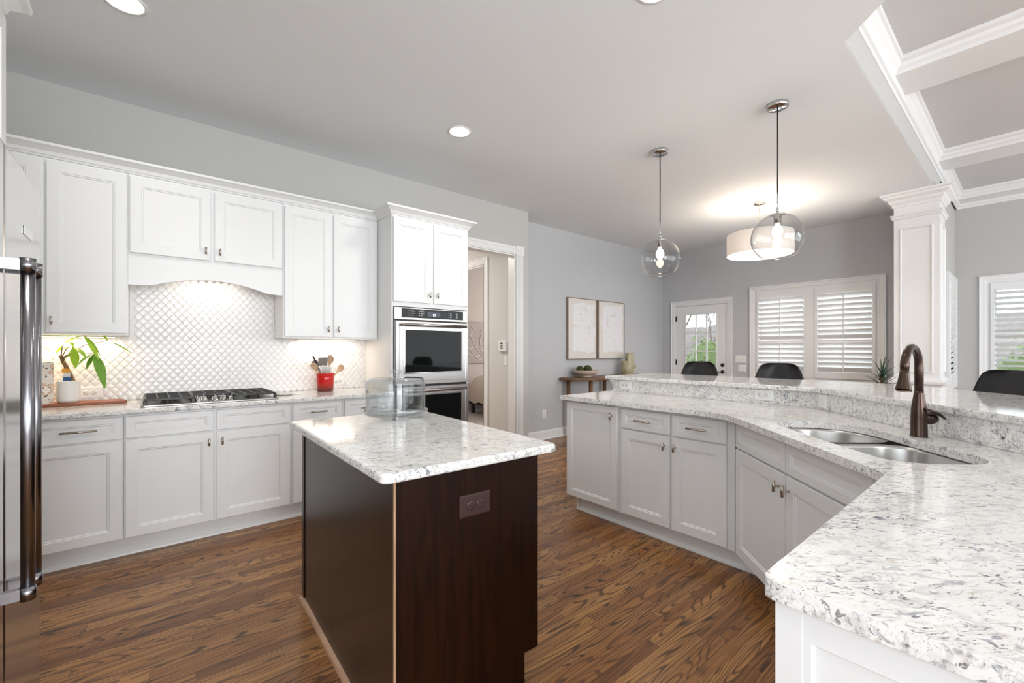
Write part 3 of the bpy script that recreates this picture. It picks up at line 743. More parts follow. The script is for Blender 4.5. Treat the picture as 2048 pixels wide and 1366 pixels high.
# diagonal sink cabinet
def dp(a, d): p = TD(a, d, 0); return (p[0], p[1])
sinkL = 1.16
body = MB().prism([dp(.004, 0), dp(sinkL, 0), dp(sinkL, -.02), dp(.02, -.02)], .112, CB)      # front frame
body.prism([dp(.02, -.02), dp(sinkL, -.02), dp(sinkL, -.52), dp(.10, -.52)], .112, .66)
pen_cab('white diagonal sink cabinet in the corner of the peninsula', (2.2, .6, 0), body,
        [lambda r: cdrawer(r, TD, .035, .553, .726, .860, 0), lambda r: cdrawer(r, TD, .567, 1.085, .726, .860, 0),
         lambda r: cdoor(r, TD, .035, .553, .125, .716, 0, (.522, .655)), lambda r: cdoor(r, TD, .567, 1.085, .125, .716, 0, (.598, .655))])
ec = thing('base_cabinet', 'white base cabinet nearest the camera under the end of the peninsula', 'cabinet', (1.1, 0, 0))
obj('carcass', MB().box(.776, 1.66, -.36, .258, .0, CB), 'cab', ec, bevel=.0015)
TE = frame_T((.776, 0), (0, 1), (-1, 0))
obj('end_panel', MB().rings(TE, -.355, .264, .0, CB-.002, [(0, 0), (0, .006), (.003, .008), (.048, .008), (.052, .002), (.060, .002)]).box(.228, .2645, .006, .009, 0, CB-.002, TE), 'cab', ec)
# toe board of the peninsula
tp = MB().sweep([(2.665, 2.36), (2.665, .985), dp(.9, -.135)], [(-.02, 0), (0.018, 0), (.016, .010), (.006, .020), (0, .022), (0, .112), (-.02, .112)], side=-1)
tp.box(2.65, 3.1, 2.34, 2.36, 0, .112)
structure('trim_9', tp, 'cab')

# worktop with the sink opening
def wv(w, v): return ((w+v)/2, (w-v)/2)
hole = roundpoly([wv(*p) for p in [(3.17, 1.54), (3.29, 1.66), (3.305, 1.84), (3.20, 2.02), (3.02, 2.075), (2.65, 2.055), (2.25, 2.045), (2.13, 1.95), (2.115, 1.68), (2.17, 1.555), (2.6, 1.53)]], .09, 4)
oc = [(2.52, 2.42), (3.175, 2.42), (3.175, .875), (1.90, -.40), (.80, -.40), (.752, -.36)]
oc += bez((.752, .255), (.752, .281), (.775, .281), 5)+bez((1.62, .279), (1.664, .279), (1.70, .315), 5)+bez((2.40, 1.015), (2.52, 1.135), (2.52, 1.28), 8)
o = obj('worktop', MB().prism(oc, CB+.0005, CT, holes=[hole]), 'granite', bevel=.008, seg=3)
tag(o, 'white granite peninsula worktop bending round the undermount sink', 'countertop')
# stone upstand behind it and the raised bar
sp = MB().prism([(3.176, 2.40), (3.196, 2.40), (3.196, .867), (1.93, -.40), (1.902, -.40), (3.176, .874)], CT+.0005, BT-.0305)
o = obj('backsplash_slab', sp, 'granite'); tag(o, 'vertical granite upstand between peninsula worktop and raised bar', 'backsplash')
structure('wall_bar', MB().prism([(3.197, 2.40), (3.34, 2.40), (3.34, .807), (2.13, -.40), (1.931, -.40), (3.197, .866)], 0, BT-.031), 'trim')
obj_cap = MB().prism([(3.155, BT-.0315), (3.36, BT-.0315), (3.345, .955), (3.335, .93), (3.22, .93)], 2.401, 2.43, lambda a, z, d: (a, d, z))
structure('trim_10', obj_cap, 'trim', bevel=.003)
bp = [(3.14, 2.465), (3.14, .865), (1.875, -.40), (2.95, -.45)]+bez((3.70, .36), (3.90, .58), (3.90, .85), 8)+[(3.90, 2.465)]
bp = roundpoly(bp[:1], .0) if False else bp
o = obj('raised_countertop', MB().prism(bp, BT-.030, BT), 'granite', bevel=.007, seg=3); tag(o, 'raised granite bar top above the peninsula, bent at the middle', 'countertop')

# sink
sk = thing('kitchen_sink', 'stainless steel double-bowl undermount sink in the peninsula', 'sink', (*wv(2.7, 1.8), .69))
def bowl(pts, zb):
    c = Vector((sum(p[0] for p in pts)/len(pts), sum(p[1] for p in pts)/len(pts))); n = len(pts); b = MB(); vs = []
    for k, z in ((1.04, CB-.001), (1.0, CB-.001), (.985, CB-.015), (.97, zb+.04), (.93, zb+.012), (.84, zb), (.08, zb-.004)):
        for p in pts: q = c+(Vector(p)-c)*k; vs.append((q.x, q.y, z))
    fs = [(j*n+i, j*n+(i+1) % n, (j+1)*n+(i+1) % n, (j+1)*n+i) for j in range(6) for i in range(n)]
    b.add(vs, fs, True); b.f.append(tuple(len(b.v)-n+i for i in range(n))); b.sm.append(False)
    return b, c
lb = roundpoly([wv(*p) for p in [(3.16, 1.545), (3.29, 1.66), (3.31, 1.84), (3.20, 2.02), (3.02, 2.08), (2.90, 2.075), (2.82, 1.98), (2.80, 1.62), (2.86, 1.545)]], .07, 4)
rb = roundpoly([wv(*p) for p in [(2.74, 1.60), (2.76, 1.95), (2.68, 2.065), (2.25, 2.055), (2.13, 1.96), (2.11, 1.68), (2.17, 1.55), (2.66, 1.53)]], .07, 4)
for pts, zb in ((lb, .76), (rb, .70)):
    b, c = bowl(pts, zb); bo = obj('bowl', b, 'sink', sk)
    obj('drain', MB().lathe([(.045, 0), (.045, .004), (.034, .004), (.030, .001)], (c.x, c.y, zb-.004), 24), 'chrome', bo)

# faucet
fc = Vector((2.473, .31)); fd = Vector((-1, .09)).normalized()
fa = thing('faucet', 'oil-rubbed bronze gooseneck pull-down faucet behind the sink', 'faucet', (fc.x, fc.y, CT))
obj('body', MB().lathe([(.0285, 0), (.029, .004), (.0277, .008), (.027, .080), (.0255, .110), (.0205, .150), (.0165, .180), (.0155, .192)], (fc.x, fc.y, CT), 32), 'bronze', fa)
pts = [(fc.x, fc.y, CT+.188), (fc.x, fc.y, 1.20)]
R = .095
for i in range(15):
    t = PI*i/14*.97; q = R-R*math.cos(t); pts.append((fc.x+fd.x*q, fc.y+fd.y*q, 1.208+.078*math.sin(t)))
e = Vector(pts[-1]); pts.append(tuple(e+Vector((fd.x*.003, fd.y*.003, -.02))))
rr = [.0150]*2+[.0148-.0012*abs(math.sin(PI*i/14)) for i in range(15)]+[.0138]
obj('spout', MB().tube(pts, rr, 20), 'bronze', fa)
e = Vector(pts[-1]); hx = e+Vector((fd.x*.008, fd.y*.008, 0))
sh = obj('spray_head', MB().tube([e, e+Vector((fd.x*.003, fd.y*.003, -.012)), e+Vector((fd.x*.010, fd.y*.010, -.045)), e+Vector((fd.x*.015, fd.y*.015, -.072)), e+Vector((fd.x*.017, fd.y*.017, -.078))], [.0140, .015, .0195, .0255, .026], 24), 'bronze', fa)
obj('nozzle', MB().lathe([(.021, 0), (.021, .003)], e+Vector((fd.x*.017, fd.y*.017, -.0815)), 24), 'bronzed', sh)
rs = Vector((.7672, -.6414, 0)); hc_ = Vector((fc.x, fc.y, CT+.078))
ho = obj('valve', MB().lathe([(.022, .012), (.025, .026), (.0245, .033), (.026, .035), (.025, .050), (.019, .066), (.008, .076)], hc_, 24, rs-Vector((0, 0, .06))), 'bronze', fa)
l0 = hc_+rs*-.002+Vector((0, 0, .040))-Vector((.018, .022, 0))
obj('lever', MB().tube([l0, l0+rs*.025+Vector((0, 0, -.008)), l0+rs*.060+Vector((0, 0, -.022)), l0+rs*.084+Vector((0, 0, -.040))], [.006, .009, .0105, .007], 14, flat=.6), 'bronze', fa)

# ------------------------------------------------------------------ island
IR = math.radians(-1.95); IO = Vector((.52, 1.205)); ia = Vector((math.cos(IR), math.sin(IR))); ib = Vector((-math.sin(IR), math.cos(IR)))
def TI(a, b, z): p = IO+ia*a+ib*b; return (p.x, p.y, z)
isl = thing('kitchen_island', 'dark espresso kitchen island cabinet with toe-kick notch, standing on the oak floor', 'island', TI(.35, .58, 0), IR)
zi = .105
bodyp = MB().box(.075, .640, .066, 1.185, zi+.012, CB-.001, TI).box(.075, .565, .066, 1.185, 0, zi+.012, TI)
obj('carcass', bodyp, 'esp', isl)
pn = [(.060, 0), (.570, 0), (.570, .135), (.636, .135), (.636, CB-.001), (.060, CB-.001)]
obj('end_panel', MB().prism(pn, .045, .064, lambda a, z, b: TI(a, b, z)), 'esp', isl, bevel=.001)
obj('side_panel', MB().box(.055, .074, .052, 1.205, .0, CB-.001, TI), 'espv', isl, bevel=.001)
obj('worn_edge', MB().box(.0545, .0605, .0440, .0515, .0, CB-.001, TI), 'raw', isl)
obj('corner_stile', MB().box(.050, .0545, 1.17, 1.206, .0, CB-.001, TI), 'esp', isl)
obj('shoe_molding', MB().prism([(.055, 0), (.036, 0), (.037, .008), (.042, .015), (.055, .019)], .04, 1.21, lambda a, z, b: TI(a, b, z)), 'shoe', isl)
TIR = lambda a, d, z: TI(.640+d, a, z)
for q0, q1 in ((.075, .575), (.59, 1.10)):
    o = obj('drawer', MB().rings(TIR, q0, q1, .735, .868, [(i, d) for i, d in DOOR_STEPS(.02, .036)]), 'esp', isl); bar_pull(o, TIR, (q0+q1)/2, .80, .02)
    o = obj('door', MB().rings(TIR, q0, q1, .135, .722, [(i, d) for i, d in DOOR_STEPS(.02, .055)]), 'esp', isl); t_knob(o, TIR, q1-.03 if q0 < .5 else q0+.03, .66, .02)
top = roundpoly([TI(a, b, 0)[:2] for a, b in ((0, 0), (.70, 0), (.71, 1.215), (-.008, 1.225))], .03, 6)
o = obj('worktop', MB().prism(top, CB, CT), 'granite', bevel=.009, seg=4); tag(o, 'polished white granite top lying on the dark kitchen island', 'countertop')

def plate(name, label, T, a, z, w, h, kind, mat='outlet', rec='ivory', d0=0., cat=None, group=None):
    r = thing(name, label, cat or ('outlet' if 'outlet' in name else 'switch'), T(a, d0, z), group=group)
    obj('cover_plate', MB().rings(T, a-w/2, a+w/2, z-h/2, z+h/2, [(0, d0), (0, d0+.003), (.004, d0+.006), (.008, d0+.0065)]), mat, r)
    if kind[0] == 'h':          # horizontal duplex
        for s in (-1, 1):
            q = a+s*.0195
            ax = Vector(T(a, 1, z))-Vector(T(a, 0, z))
            ro = obj('receptacle', MB().lathe([(.0165, 0), (.0165, .003), (.013, .004), (.001, .004)], T(q, d0+.0055, z), 24, ax), rec, r)
            sb = MB(); sb.box(q-.004*s-.0045, q-.004*s+.0045, d0+.0094, d0+.0100, z+.005, z+.007, T); sb.box(q-.004*s-.0035, q-.004*s+.0035, d0+.0094, d0+.0100, z-.007, z-.005, T); sb.box(q+.0075*s-.002, q+.0075*s+.002, d0+.0094, d0+.01, z-.002, z+.002, T)
            obj('slots', sb, 'slot' if rec != 'brownpl' else 'blackm', ro)
    elif kind[0] == 'v':
        for s in (-1, 1):
            q = z+s*.0195; ax = Vector(T(a, 1, z))-Vector(T(a, 0, z))
            ro = obj('receptacle', MB().lathe([(.0165, 0), (.0165, .003), (.013, .004), (.001, .004)], T(a, d0+.0055, q), 24, ax), rec, r)
            sb = MB().box(a-.007, a-.005, d0+.0094, d0+.01, q-.003, q+.006, T).box(a+.005, a+.007, d0+.0094, d0+.01, q-.003, q+.006, T); obj('slots', sb, 'slot', ro)
    else:
        n = int(kind[1])
        for i in range(n):
            q = a+(i-(n-1)/2)*.046
            obj('rocker' if kind[0] == 'r' else 'toggle', MB().box(q-.008, q+.008, d0+.006, d0+.009, z-.022, z+.022, T) if kind[0] == 'r' else MB().box(q-.005, q+.005, d0+.006, d0+.009, z-.012, z+.012, T).box(q-.003, q+.003, d0+.009, d0+.018, z+.0, z+.008, T), rec, r, bevel=.001)
    return r
TIE = lambda a, d, z: TI(a, .0435-d, z)
plate('power_outlet', 'brown double power outlet on the end panel of the dark island', TIE, .345, .745, .125, .076, 'h', 'brownpl', 'brownpl')
TSp = frame_T((3.176, 0), (0, 1), (-1, 0))
TSd = frame_T((3.176, .874), (-1, -1), (-1, 1))
k_ = lambda px: None
plate('power_outlet', 'white power outlet low on the granite upstand near the far end of the peninsula', TSp, 2.27, .972, .118, .072, 'h')
plate('power_outlet', 'white power outlet on the granite upstand left of the bend in the bar', TSp, 1.165, .972, .118, .072, 'h')
plate('light_switch', 'blank white switch plate on the granite upstand just right of the bend', TSd, .085, .967, .078, .085, 'r1')
plate('power_outlet', 'white power outlet low on the pale wall beside the hallway opening', TR, 4.349, .362, .072, .118, 'v')
plate('light_switch', 'white triple switch plate between the glazed door and the shuttered window', TB, 3.078, 1.125, .165, .118, 't3')
plate('light_switch', 'white double switch plate just below the triple one by the glazed door', TB, 3.058, .978, .118, .110, 't2')
plate('light_switch', 'white switch plate on the hallway wall under the thermostat', TH, 4.385, 1.135, .062, .118, 'r1')
th = thing('thermostat', 'white thermostat keypad on the hallway wall', 'thermostat', (3.555, 4.43, 1.255))
b_ = obj('case', MB().box(4.36, 4.50, 0, .03, 1.258, 1.392, TH), 'outlet', th, bevel=.004)
obj('screen', MB().box(4.405, 4.455, .0302, .0312, 1.350, 1.372, TH), 'slot', b_)
kp = MB()
for i in range(3):
    for j in range(3): kp.box(4.402+i*.02, 4.417+i*.02, .0302, .0325, 1.285+j*.019, 1.299+j*.019, TH)
obj('keypad', kp, 'grey', b_)
TT = frame_T((0, 4.166), (1, 0), (0, -1))
plate('power_outlet', 'white power outlet on the tiles between the potted plant and the cooktop', TT, -.297, .982, .125, .08, 'h')
plate('power_outlet', 'white power outlet on the tiles beside the red crock', TT, 1.368, .985, .115, .072, 'h')

# ------------------------------------------------------------------ tiled backsplash
gw, gh = .0505, .0620
def lozenge(cx, cz, k, d):
    a, b = gw/2*.985, gh/2*.985; pts = []
    for qx, qz in ((1, 1), (-1, 1), (-1, -1), (1, -1)):
        base = [(1.0, .10), (.95, .24), (.80, .37), (.62, .50), (.42, .72), (.20, .93)]
        if qx*qz < 0: base = base[::-1]
        pts += [(cx+qx*x*a*k, cz+qz*z*b*k) for x, z in base]
    return [(x, 4.170-d, z) for x, z in pts]
tl = MB(); tl2 = MB().box(-.99, 1.628, 4.1706, 4.189, CT+.001, 1.371).box(-.094, .838, 4.1706, 4.189, 1.371, 1.80)
j = 0; z = CT+.012
while z < 1.80:
    x = -.98+(j % 2)*gw/2
    while x < 1.61:
        if (z+gh/2 < 1.375 or (-.075 < x-gw/2+.01 and x+gw/2 < .845)):
            n = 24; vs = []
            for k, d in ((1.0, -.002), (.985, .0010), (.88, .0028), (.55, .0040)): vs += lozenge(x, z, k, d)
            b0 = len(tl.v); tl.add(vs, [(r*n+i, r*n+(i+1) % n, (r+1)*n+(i+1) % n, (r+1)*n+i) for r in range(3) for i in range(n)], True)
            tl.f.append(tuple(b0+3*n+i for i in range(n))); tl.sm.append(True)
        x += gw
    j += 1; z += gh/2
bs = thing('tile_backsplash', 'white glossy lantern-shaped tile backsplash behind the cooktop', 'backsplash', (.3, 4.18, CT))
obj('tiles', tl, 'tile', bs); obj('grout', tl2, 'grout', bs)

# lamps under the wall cabinets and in the hood
def led(name, label, x0, x1, y, z, p, c=(1, .80, .56)):
    r = thing(name, label, 'light', ((x0+x1)/2, y, z)); obj('housing', MB().box(x0, x1, y-.014, y+.014, z-.010, z), 'outlet', r); obj('lens', MB().box(x0+.01, x1-.01, y-.010, y+.010, z-.0115, z-.0102), 'ledw', r)
    l = area('strip_glow', ((x0+x1)/2, y, z-.016), (0, 0, 0), x1-x0-.02, .02, p, c); return r
led('under_cabinet_light', 'warm light strip under the wall cabinet above the potted plant', -.95, -.16, 4.10, 1.3715, 1.3, (1, .77, .50))
led('under_cabinet_light', 'warm light strip under the wall cabinet above the red crock', 1.0, 1.5, 4.10, 1.3715, .7, (1, .84, .66))
led('under_cabinet_light', 'light strip inside the arched hood above the cooktop', .20, .55, 4.02, 1.8695, .5, (1, .93, .86))

# ------------------------------------------------------------------ cooktop
ck = thing('gas_cooktop', 'stainless steel gas cooktop with black grates and five knobs', 'cooktop', (.36, 3.85, CT))
obj('tray', MB().prism(roundpoly([(-.03, 3.585), (.752, 3.585), (.752, 4.105), (-.03, 4.105)], .02, 4), CT+.0005, CT+.011), 'steel', ck, bevel=.003)
for x0, x1, xr in ((-.008, .240, 0), (.250, .470, 1), (.480, .730, 0)):
    g = MB(); y0 = 3.61 if not xr else 3.79; y1 = 4.085; z = CT+.050
    bw = .0075
    for y in (y0, y1): g.box(x0, x1, y-bw, y+bw, z-.014, z)
    for x in (x0, x1): g.box(x-bw, x+bw, y0, y1, z-.014, z)
    n = 4 if not xr else 3
    for i in range(1, n): x = x0+(x1-x0)*i/n; g.box(x-.005, x+.005, y0, y1, z-.012, z+.001)
    for i in range(1, 6):
        y = y0+(y1-y0)*i/6; g.box(x0, x1, y-.005, y+.005, z-.012, z+.001)
    for x in (x0, x1):
        for y in (y0, y1): g.box(x-.010, x+.010, y-.010, y+.010, CT+.011, z-.012)
    obj('grate', g, 'blackiron', ck, bevel=.003)
for x, y in ((.116, 3.72), (.116, 3.97), (.36, 3.93), (.605, 3.72), (.605, 3.97)):
    obj('burner', MB().lathe([(.055, 0), (.055, .006), (.042, .010), (.042, .018), (.036, .023), (.001, .023)], (x, y, CT+.011), 24), 'blackiron', ck)
for x, y in ((.262, 3.640), (.305, 3.71), (.362, 3.645), (.420, 3.71), (.465, 3.645)):
    kb = obj('knob', MB().lathe([(.024, 0), (.024, .004), (.018, .007), (.017, .024), (.013, .028), (.001, .028)], (x, y, CT+.011), 24), 'chrome', ck)
    obj('grip', MB().box(x-.004, x+.004, y-.019, y+.019, CT+.036, CT+.050), 'chrome', kb, bevel=.002)
sr = obj('spoon_rest', MB().lathe([(.001, .002), (.055, .002), (.065, .010), (.068, .012), (.055, .005), (.001, .004)], (.845, 3.86, CT), 28, cap=False).box(.85, .98, 3.845, 3.875, CT+.004, CT+.010), 'pot')
tag(sr, 'small white spoon rest on the worktop right of the cooktop', 'spoon rest')

# red crock with utensils
cx, cy = 1.205, 4.00
cr_ = thing('utensil_crock', 'red stoneware crock with brown foot, holding cooking utensils', 'crock', (cx, cy, CT))
obj('crock_body', MB().lathe([(.001, .001), (.064, .001), (.067, .006), (.071, .10), (.072, .113), (.0715, .115), (.073, .150), (.075, .153), (.074, .157), (.069, .156), (.066, .10), (.060, .010), (.001, .010)], (cx, cy, CT), 40, cap=False), 'crock', cr_)
def ut(name, label, dx, dy, tx, ty, tz, mat, head, cat='utensil'):
    b = MB(); p0 = Vector((cx+dx, cy+dy, CT+.02)); p1 = Vector((cx+tx, cy+ty, CT+tz)); d = (p1-p0).normalized()
    r = thing(name, label, cat, p0)
    obj('handle', MB().tube([p0, p0+(p1-p0)*.72], .0055, 10), mat if head != 'tongs' else 'steel', r)
    s = Vector((.78, -.62, 0)); s = (s-d*s.dot(d)).normalized(); nrm = d.cross(s)
    base = p0+(p1-p0)*.70
    L = (p1-base).length
    h = MB()
    if head == 'spoon': sh_ = [(0, .006), (.15, .013), (.4, .026), (.65, .030), (.88, .024), (1, .008)]
    elif head == 'turner': sh_ = [(0, .008), (.10, .012), (.14, .036), (.9, .040), (.97, .036), (1, .03)]
    elif head == 'slot': sh_ = [(0, .03), (.10, .036), (.5, .042), (1, .038)]
    else: sh_ = [(0, .006), (1, .006)]
    vs = []
    for t, w in sh_:
        for sg in (-1, 1):
            for th_ in (-.003, .003): vs.append(base+d*L*t+s*w*sg+nrm*(th_+.010*math.sin(PI*t)*(head == 'spoon')))
    fs = []
    for i in range(len(sh_)-1):
        q = 4*i; fs += [(q, q+4, q+6, q+2), (q+1, q+3, q+7, q+5), (q, q+1, q+5, q+4), (q+2, q+6, q+7, q+3)]
    q = 4*(len(sh_)-1); fs += [(0, 2, 3, 1), (q, q+1, q+3, q+2)]
    h.add(vs, fs, False)
    ho_ = obj('head', h, mat, r)
    if head == 'slot':
        sl_ = MB()
        for i in range(9):
            w = -.036+i*.009; sl_.tube([base+s*w-nrm*.006, base+s*w*1.06+d*L-nrm*.009], .0025, 6)
        obj('ridges', sl_, 'outlet', ho_)
    return r
ut('wooden_spoon', 'wooden spoon with dark bowl leaning left out of the red crock', .02, .0, -.115, -.02, .245, 'spoon', 'spoon')
ut('cooking_spoon', 'dark grey spoon behind the leftmost wooden spoon in the red crock', .03, .02, -.085, .04, .27, 'grey', 'spoon')
ut('kitchen_tongs', 'thin steel tongs with black loop leaning left in the red crock', .03, -.01, -.105, -.01, .31, 'blackp', 'tongs')
ut('turner', 'grey silicone turner standing upright in the red crock', .0, .02, -.012, .03, .295, 'grey', 'turner')
ut('pasta_fork', 'pale ridged spatula head just above the rim of the red crock', .0, -.03, -.005, -.055, .225, 'bristle', 'slot')
ut('wooden_spatula', 'tall wooden spatula standing upright right of the grey turner', .01, .0, .045, .0, .315, 'spoon', 'spoon')
ut('wooden_spoon', 'pale wooden spoon leaning right out of the red crock', -.02, .0, .145, -.02, .225, 'spoon', 'spoon')

# cutting board, plant, book
bo = obj('cutting_board', MB().prism(roundpoly([(-.86, 3.965), (-.10, 3.965), (-.135, 4.145), (-.86, 4.145)], .01, 3), CT+.001, CT+.018), 'board', bevel=.003)
tag(bo, 'long reddish wooden board lying against the tiles under the potted plant', 'cutting board')
px_, py_, pz_ = -.392, 4.055, CT+.0185
pl = thing('potted_money_tree', 'braided money tree in a white ribbed pot on the wooden board', 'plant', (px_, py_, pz_))
prof = [(.001, 0), (.048, 0), (.053, .008)]
for i in range(14): prof += [(.0560, .012+i*.0092), (.0577, .0165+i*.0092)]
prof += [(.0565, .142), (.053, .142), (.050, .125), (.001, .125)]
obj('pot', MB().lathe(prof, (px_, py_, pz_), 40, cap=False), 'pot', pl)
obj('soil', MB().lathe([(.052, 0), (.03, .006), (.001, .008)], (px_, py_, pz_+.124), 24, cap=False), 'soil', pl)
st = MB()
base0 = Vector((px_+.025, py_, pz_+.125)); topp = Vector((px_-.035, py_-.01, pz_+.305))
for s_ in range(3):
    pts = []
    for i in range(13):
        t = i/12; c_ = base0.lerp(topp, t); ang = t*7+s_*2*PI/3; pts.append(c_+Vector((math.cos(ang)*.007, math.sin(ang)*.007, 0)))
    st.tube(pts, [.0085-.003*i/12 for i in range(13)], 8)
hub = Vector((px_+.025, py_-.03, pz_+.365)); hub2 = Vector((px_+.125, py_-.05, pz_+.315)); hub3 = Vector((px_+.19, py_-.02, pz_+.405)); hub4 = Vector((px_-.13, py_-.02, pz_+.37)); hub5 = Vector((px_-.02, py_-.02, pz_+.375))
for hh in (hub, hub2, hub3, hub5): st.tube([topp-Vector((0, 0, .02)), topp.lerp(hh, .5)+Vector((0, 0, .02)), hh], [.004, .0028, .002], 6)
obj('stem', st, 'bark', pl)
def leaf(b, p0, d, L, w, droop=.35):
    d = Vector(d).normalized(); up = Vector((0, 0, 1)); s = d.cross(up)
    s = s.normalized() if s.length > .1 else Vector((.77, -.64, 0)); vs = []; n = 8
    for i in range(n+1):
        t = i/n; c_ = Vector(p0)+d*L*t+Vector((0, 0, -1))*L*droop*t*t; ww = w*math.sin(PI*min(1, t*.93+.04))**.8*(.55+.75*t*(1.35-t))
        vs += [c_-s*ww+up*.15*ww, c_, c_+s*ww+up*.15*ww]
    b.add(vs, [(3*i+k, 3*i+k+1, 3*i+k+4, 3*i+k+3) for i in range(n) for k in range(2)], True)
def plleaves(hub_, specs, mat, L0):
    for d, L, w, dr in specs:
        b = MB(); leaf(b, hub_, d, L, w, dr); obj('leaf', b, mat, pl)
R_ = Vector((.767, -.641, 0)); 
def RV(r, z, f=0.): return R_*r+Vector((0, 0, z))+Vector((.64, .767, 0))*f
plleaves(hub, [(RV(-.35, -1, -.3), .115, .024, .1), (RV(.42, -1, -.3), .14, .026, .1), (RV(-1, -.12, -.2), .09, .012, .3), (RV(1, -.22, -.4), .15, .017, .3), (RV(.1, .5, -.3), .05, .014, .3)], 'leaf', .12)
plleaves(hub5, [(RV(-.9, .3, 0), .08, .012, .2), (RV(-.6, -.5, 0), .07, .010, .2)], 'leaf', .1)
plleaves(hub2, [(RV(-.85, -.35, -.3), .09, .030, .4), (RV(-.1, -.7, -.4), .085, .028, .3), (RV(.55, -.55, -.2), .155, .034, .75), (RV(-.5, -.9, -.2), .06, .016, .2)], 'leafd', .1)
plleaves(Vector((px_+.075, py_-.03, pz_+.435)), [(RV(.62, -.62, 0), .135, .026, .45), (RV(-1, -.12, 0), .13, .018, .3), (RV(.7, -.3, 0), .12, .010, .75)], 'leaf', .1)
plleaves(hub3, [(RV(-.7, .7, .2), .07, .011, .1), (RV(.7, .1, .1), .07, .013, .2), (RV(.85, -.35, .1), .16, .014, .15)], 'leaf', .1)
plleaves(hub4, [(RV(.9, -.25, 0), .075, .014, .2), (RV(-.25, -.5, 0), .05, .010, .3)], 'leaf', .1)
def tagbox(z0, z1, w0, w1, mat, nm):
    obj(nm, MB().box(w0, w1, 0, .0015, z0, z1, lambda a, d, z: tuple(Vector((px_, py_-.045, pz_))+R_*a+Vector((0, 0, z))+Vector((-.64, -.767, 0))*d)), mat, pl)
tagbox(.140, .168, -.028, .022, 'tagb', 'plant_tag'); tagbox(.168, .195, -.026, .018, 'paper', 'plant_tag'); tagbox(.195, .222, -.036, .016, 'tago', 'plant_tag')
bk = thing('cookbook', 'cookbook with photographic cover standing behind the refrigerator edge', 'book', (-.53, 4.06, CT+.0185), math.radians(14))
def BKt(a, d, z): return tuple(WM[bk.name] @ Vector((a, d, z)))
obj('cover', MB().box(-.060, .060, -.075, -.071, 0.0, .265, BKt).box(-.060, .060, -.045, -.041, 0, .265, BKt), 'book', bk)
obj('spine', MB().box(-.063, -.060, -.075, -.041, 0, .265, BKt), 'bookd', bk)
obj('pages', MB().box(-.058, .056, -.0705, -.0455, .003, .262, BKt), 'pages', bk)

# ------------------------------------------------------------------ cake dome
kx, ky = 1.015, 2.175
ckd = thing('cake_stand', 'clear glass domed cake stand on the far end of the island', 'cake stand', (kx, ky, CT))
obj('plate', MB().lathe([(.001, .0005), (.075, .0005), (.078, .006), (.060, .014), (.062, .020), (.150, .022), (.165, .030), (.168, .045), (.164, .046), (.158, .034), (.148, .028), (.001, .027)], (kx, ky, CT), 64, cap=False), 'cglass', ckd)
dm = obj('dome', MB().lathe([(.152, .029), (.154, .032), (.153, .19), (.149, .203), (.139, .211), (.02, .215), (.001, .2155)], (kx, ky, CT), 64, cap=False).lathe([(.150, .030), (.150, .19), (.145, .201), (.137, .207), (.001, .2115)], (kx, ky, CT), 64, cap=False), 'cglass', ckd)
obj('knob', MB().lathe([(.014, .2155), (.012, .222), (.012, .236), (.030, .238), (.032, .243), (.032, .252), (.028, .256), (.001, .257)], (kx, ky, CT), 20, cap=False), 'cglass', dm)

# ------------------------------------------------------------------ pendants
def pendant(x, y, label):
    r = thing('globe_pendant', label, 'pendant lamp', (x, y, CEIL), group='clear globe pendants over the bar')
    obj('canopy', MB().lathe([(.001, -.030), (.066, -.030), (.071, -.026), (.071, -.001), (.001, -.001)], (x, y, CEIL), 40, cap=False), 'chrome', r)
    obj('cord', MB().tube([(x, y, CEIL-.03), (x+.002, y, CEIL-.3), (x, y, 2.40)], .0045, 8), 'blackm', r)
    obj('stem', MB().tube([(x, y, 2.41), (x, y, 2.26)], .0045, 10).lathe([(.010, 2.27-CEIL), (.011, 2.285-CEIL), (.006, 2.30-CEIL)], (x, y, CEIL), 16), 'chrome', r)
    obj('socket', MB().lathe([(.050, 2.252-CEIL), (.052, 2.249-CEIL), (.026, 2.244-CEIL), (.024, 2.19-CEIL), (.018, 2.185-CEIL)], (x, y, CEIL), 28), 'chrome', r)
    cz, Rg = 2.085, .172; prof = []
    for i in range(33):
        t = math.radians(16)+(math.radians(147)-math.radians(16))*i/32; prof.append((Rg*math.sin(t)*1.0, cz-CEIL+Rg*math.cos(t)))
    inner = [(a*.982, cz-CEIL+(b-cz+CEIL)*.982) for a, b in prof[::-1]]
    obj('globe', MB().lathe(prof+inner, (x, y, CEIL), 64, cap=False), 'glass', r)
    obj('bulb', MB().lathe([(.012, 2.19-CEIL), (.014, 2.175-CEIL), (.028, 2.155-CEIL), (.034, 2.13-CEIL), (.030, 2.108-CEIL), (.018, 2.094-CEIL), (.001, 2.09-CEIL)], (x, y, CEIL), 24, cap=False), 'bulb', r)
    return r
pendant(3.504, 2.138, 'clear glass globe pendant over the far end of the bar, the smaller-looking left one')
pendant(3.492, 1.19, 'clear glass globe pendant over the bend of the bar, in front of the drum lamp')
for x, y in ((3.504, 2.138), (3.492, 1.19)):
    l = bpy.data.lights.new('globe_bulb_light', 'POINT'); l.energy = 3; l.color = (1, .85, .68); l.shadow_soft_size = .03
    o = bpy.data.objects.new('globe_bulb_light', l); o.location = (x, y, 2.06); col.objects.link(o)
dx_, dy_ = 5.66, 2.124
dl = thing('drum_pendant', 'white drum-shade pendant hanging in the breakfast area', 'pendant lamp', (dx_, dy_, CEIL))
obj('canopy', MB().lathe([(.001, -.022), (.060, -.022), (.067, -.016), (.067, -.001), (.001, -.001)], (dx_, dy_, CEIL), 32, cap=False), 'nickel', dl)
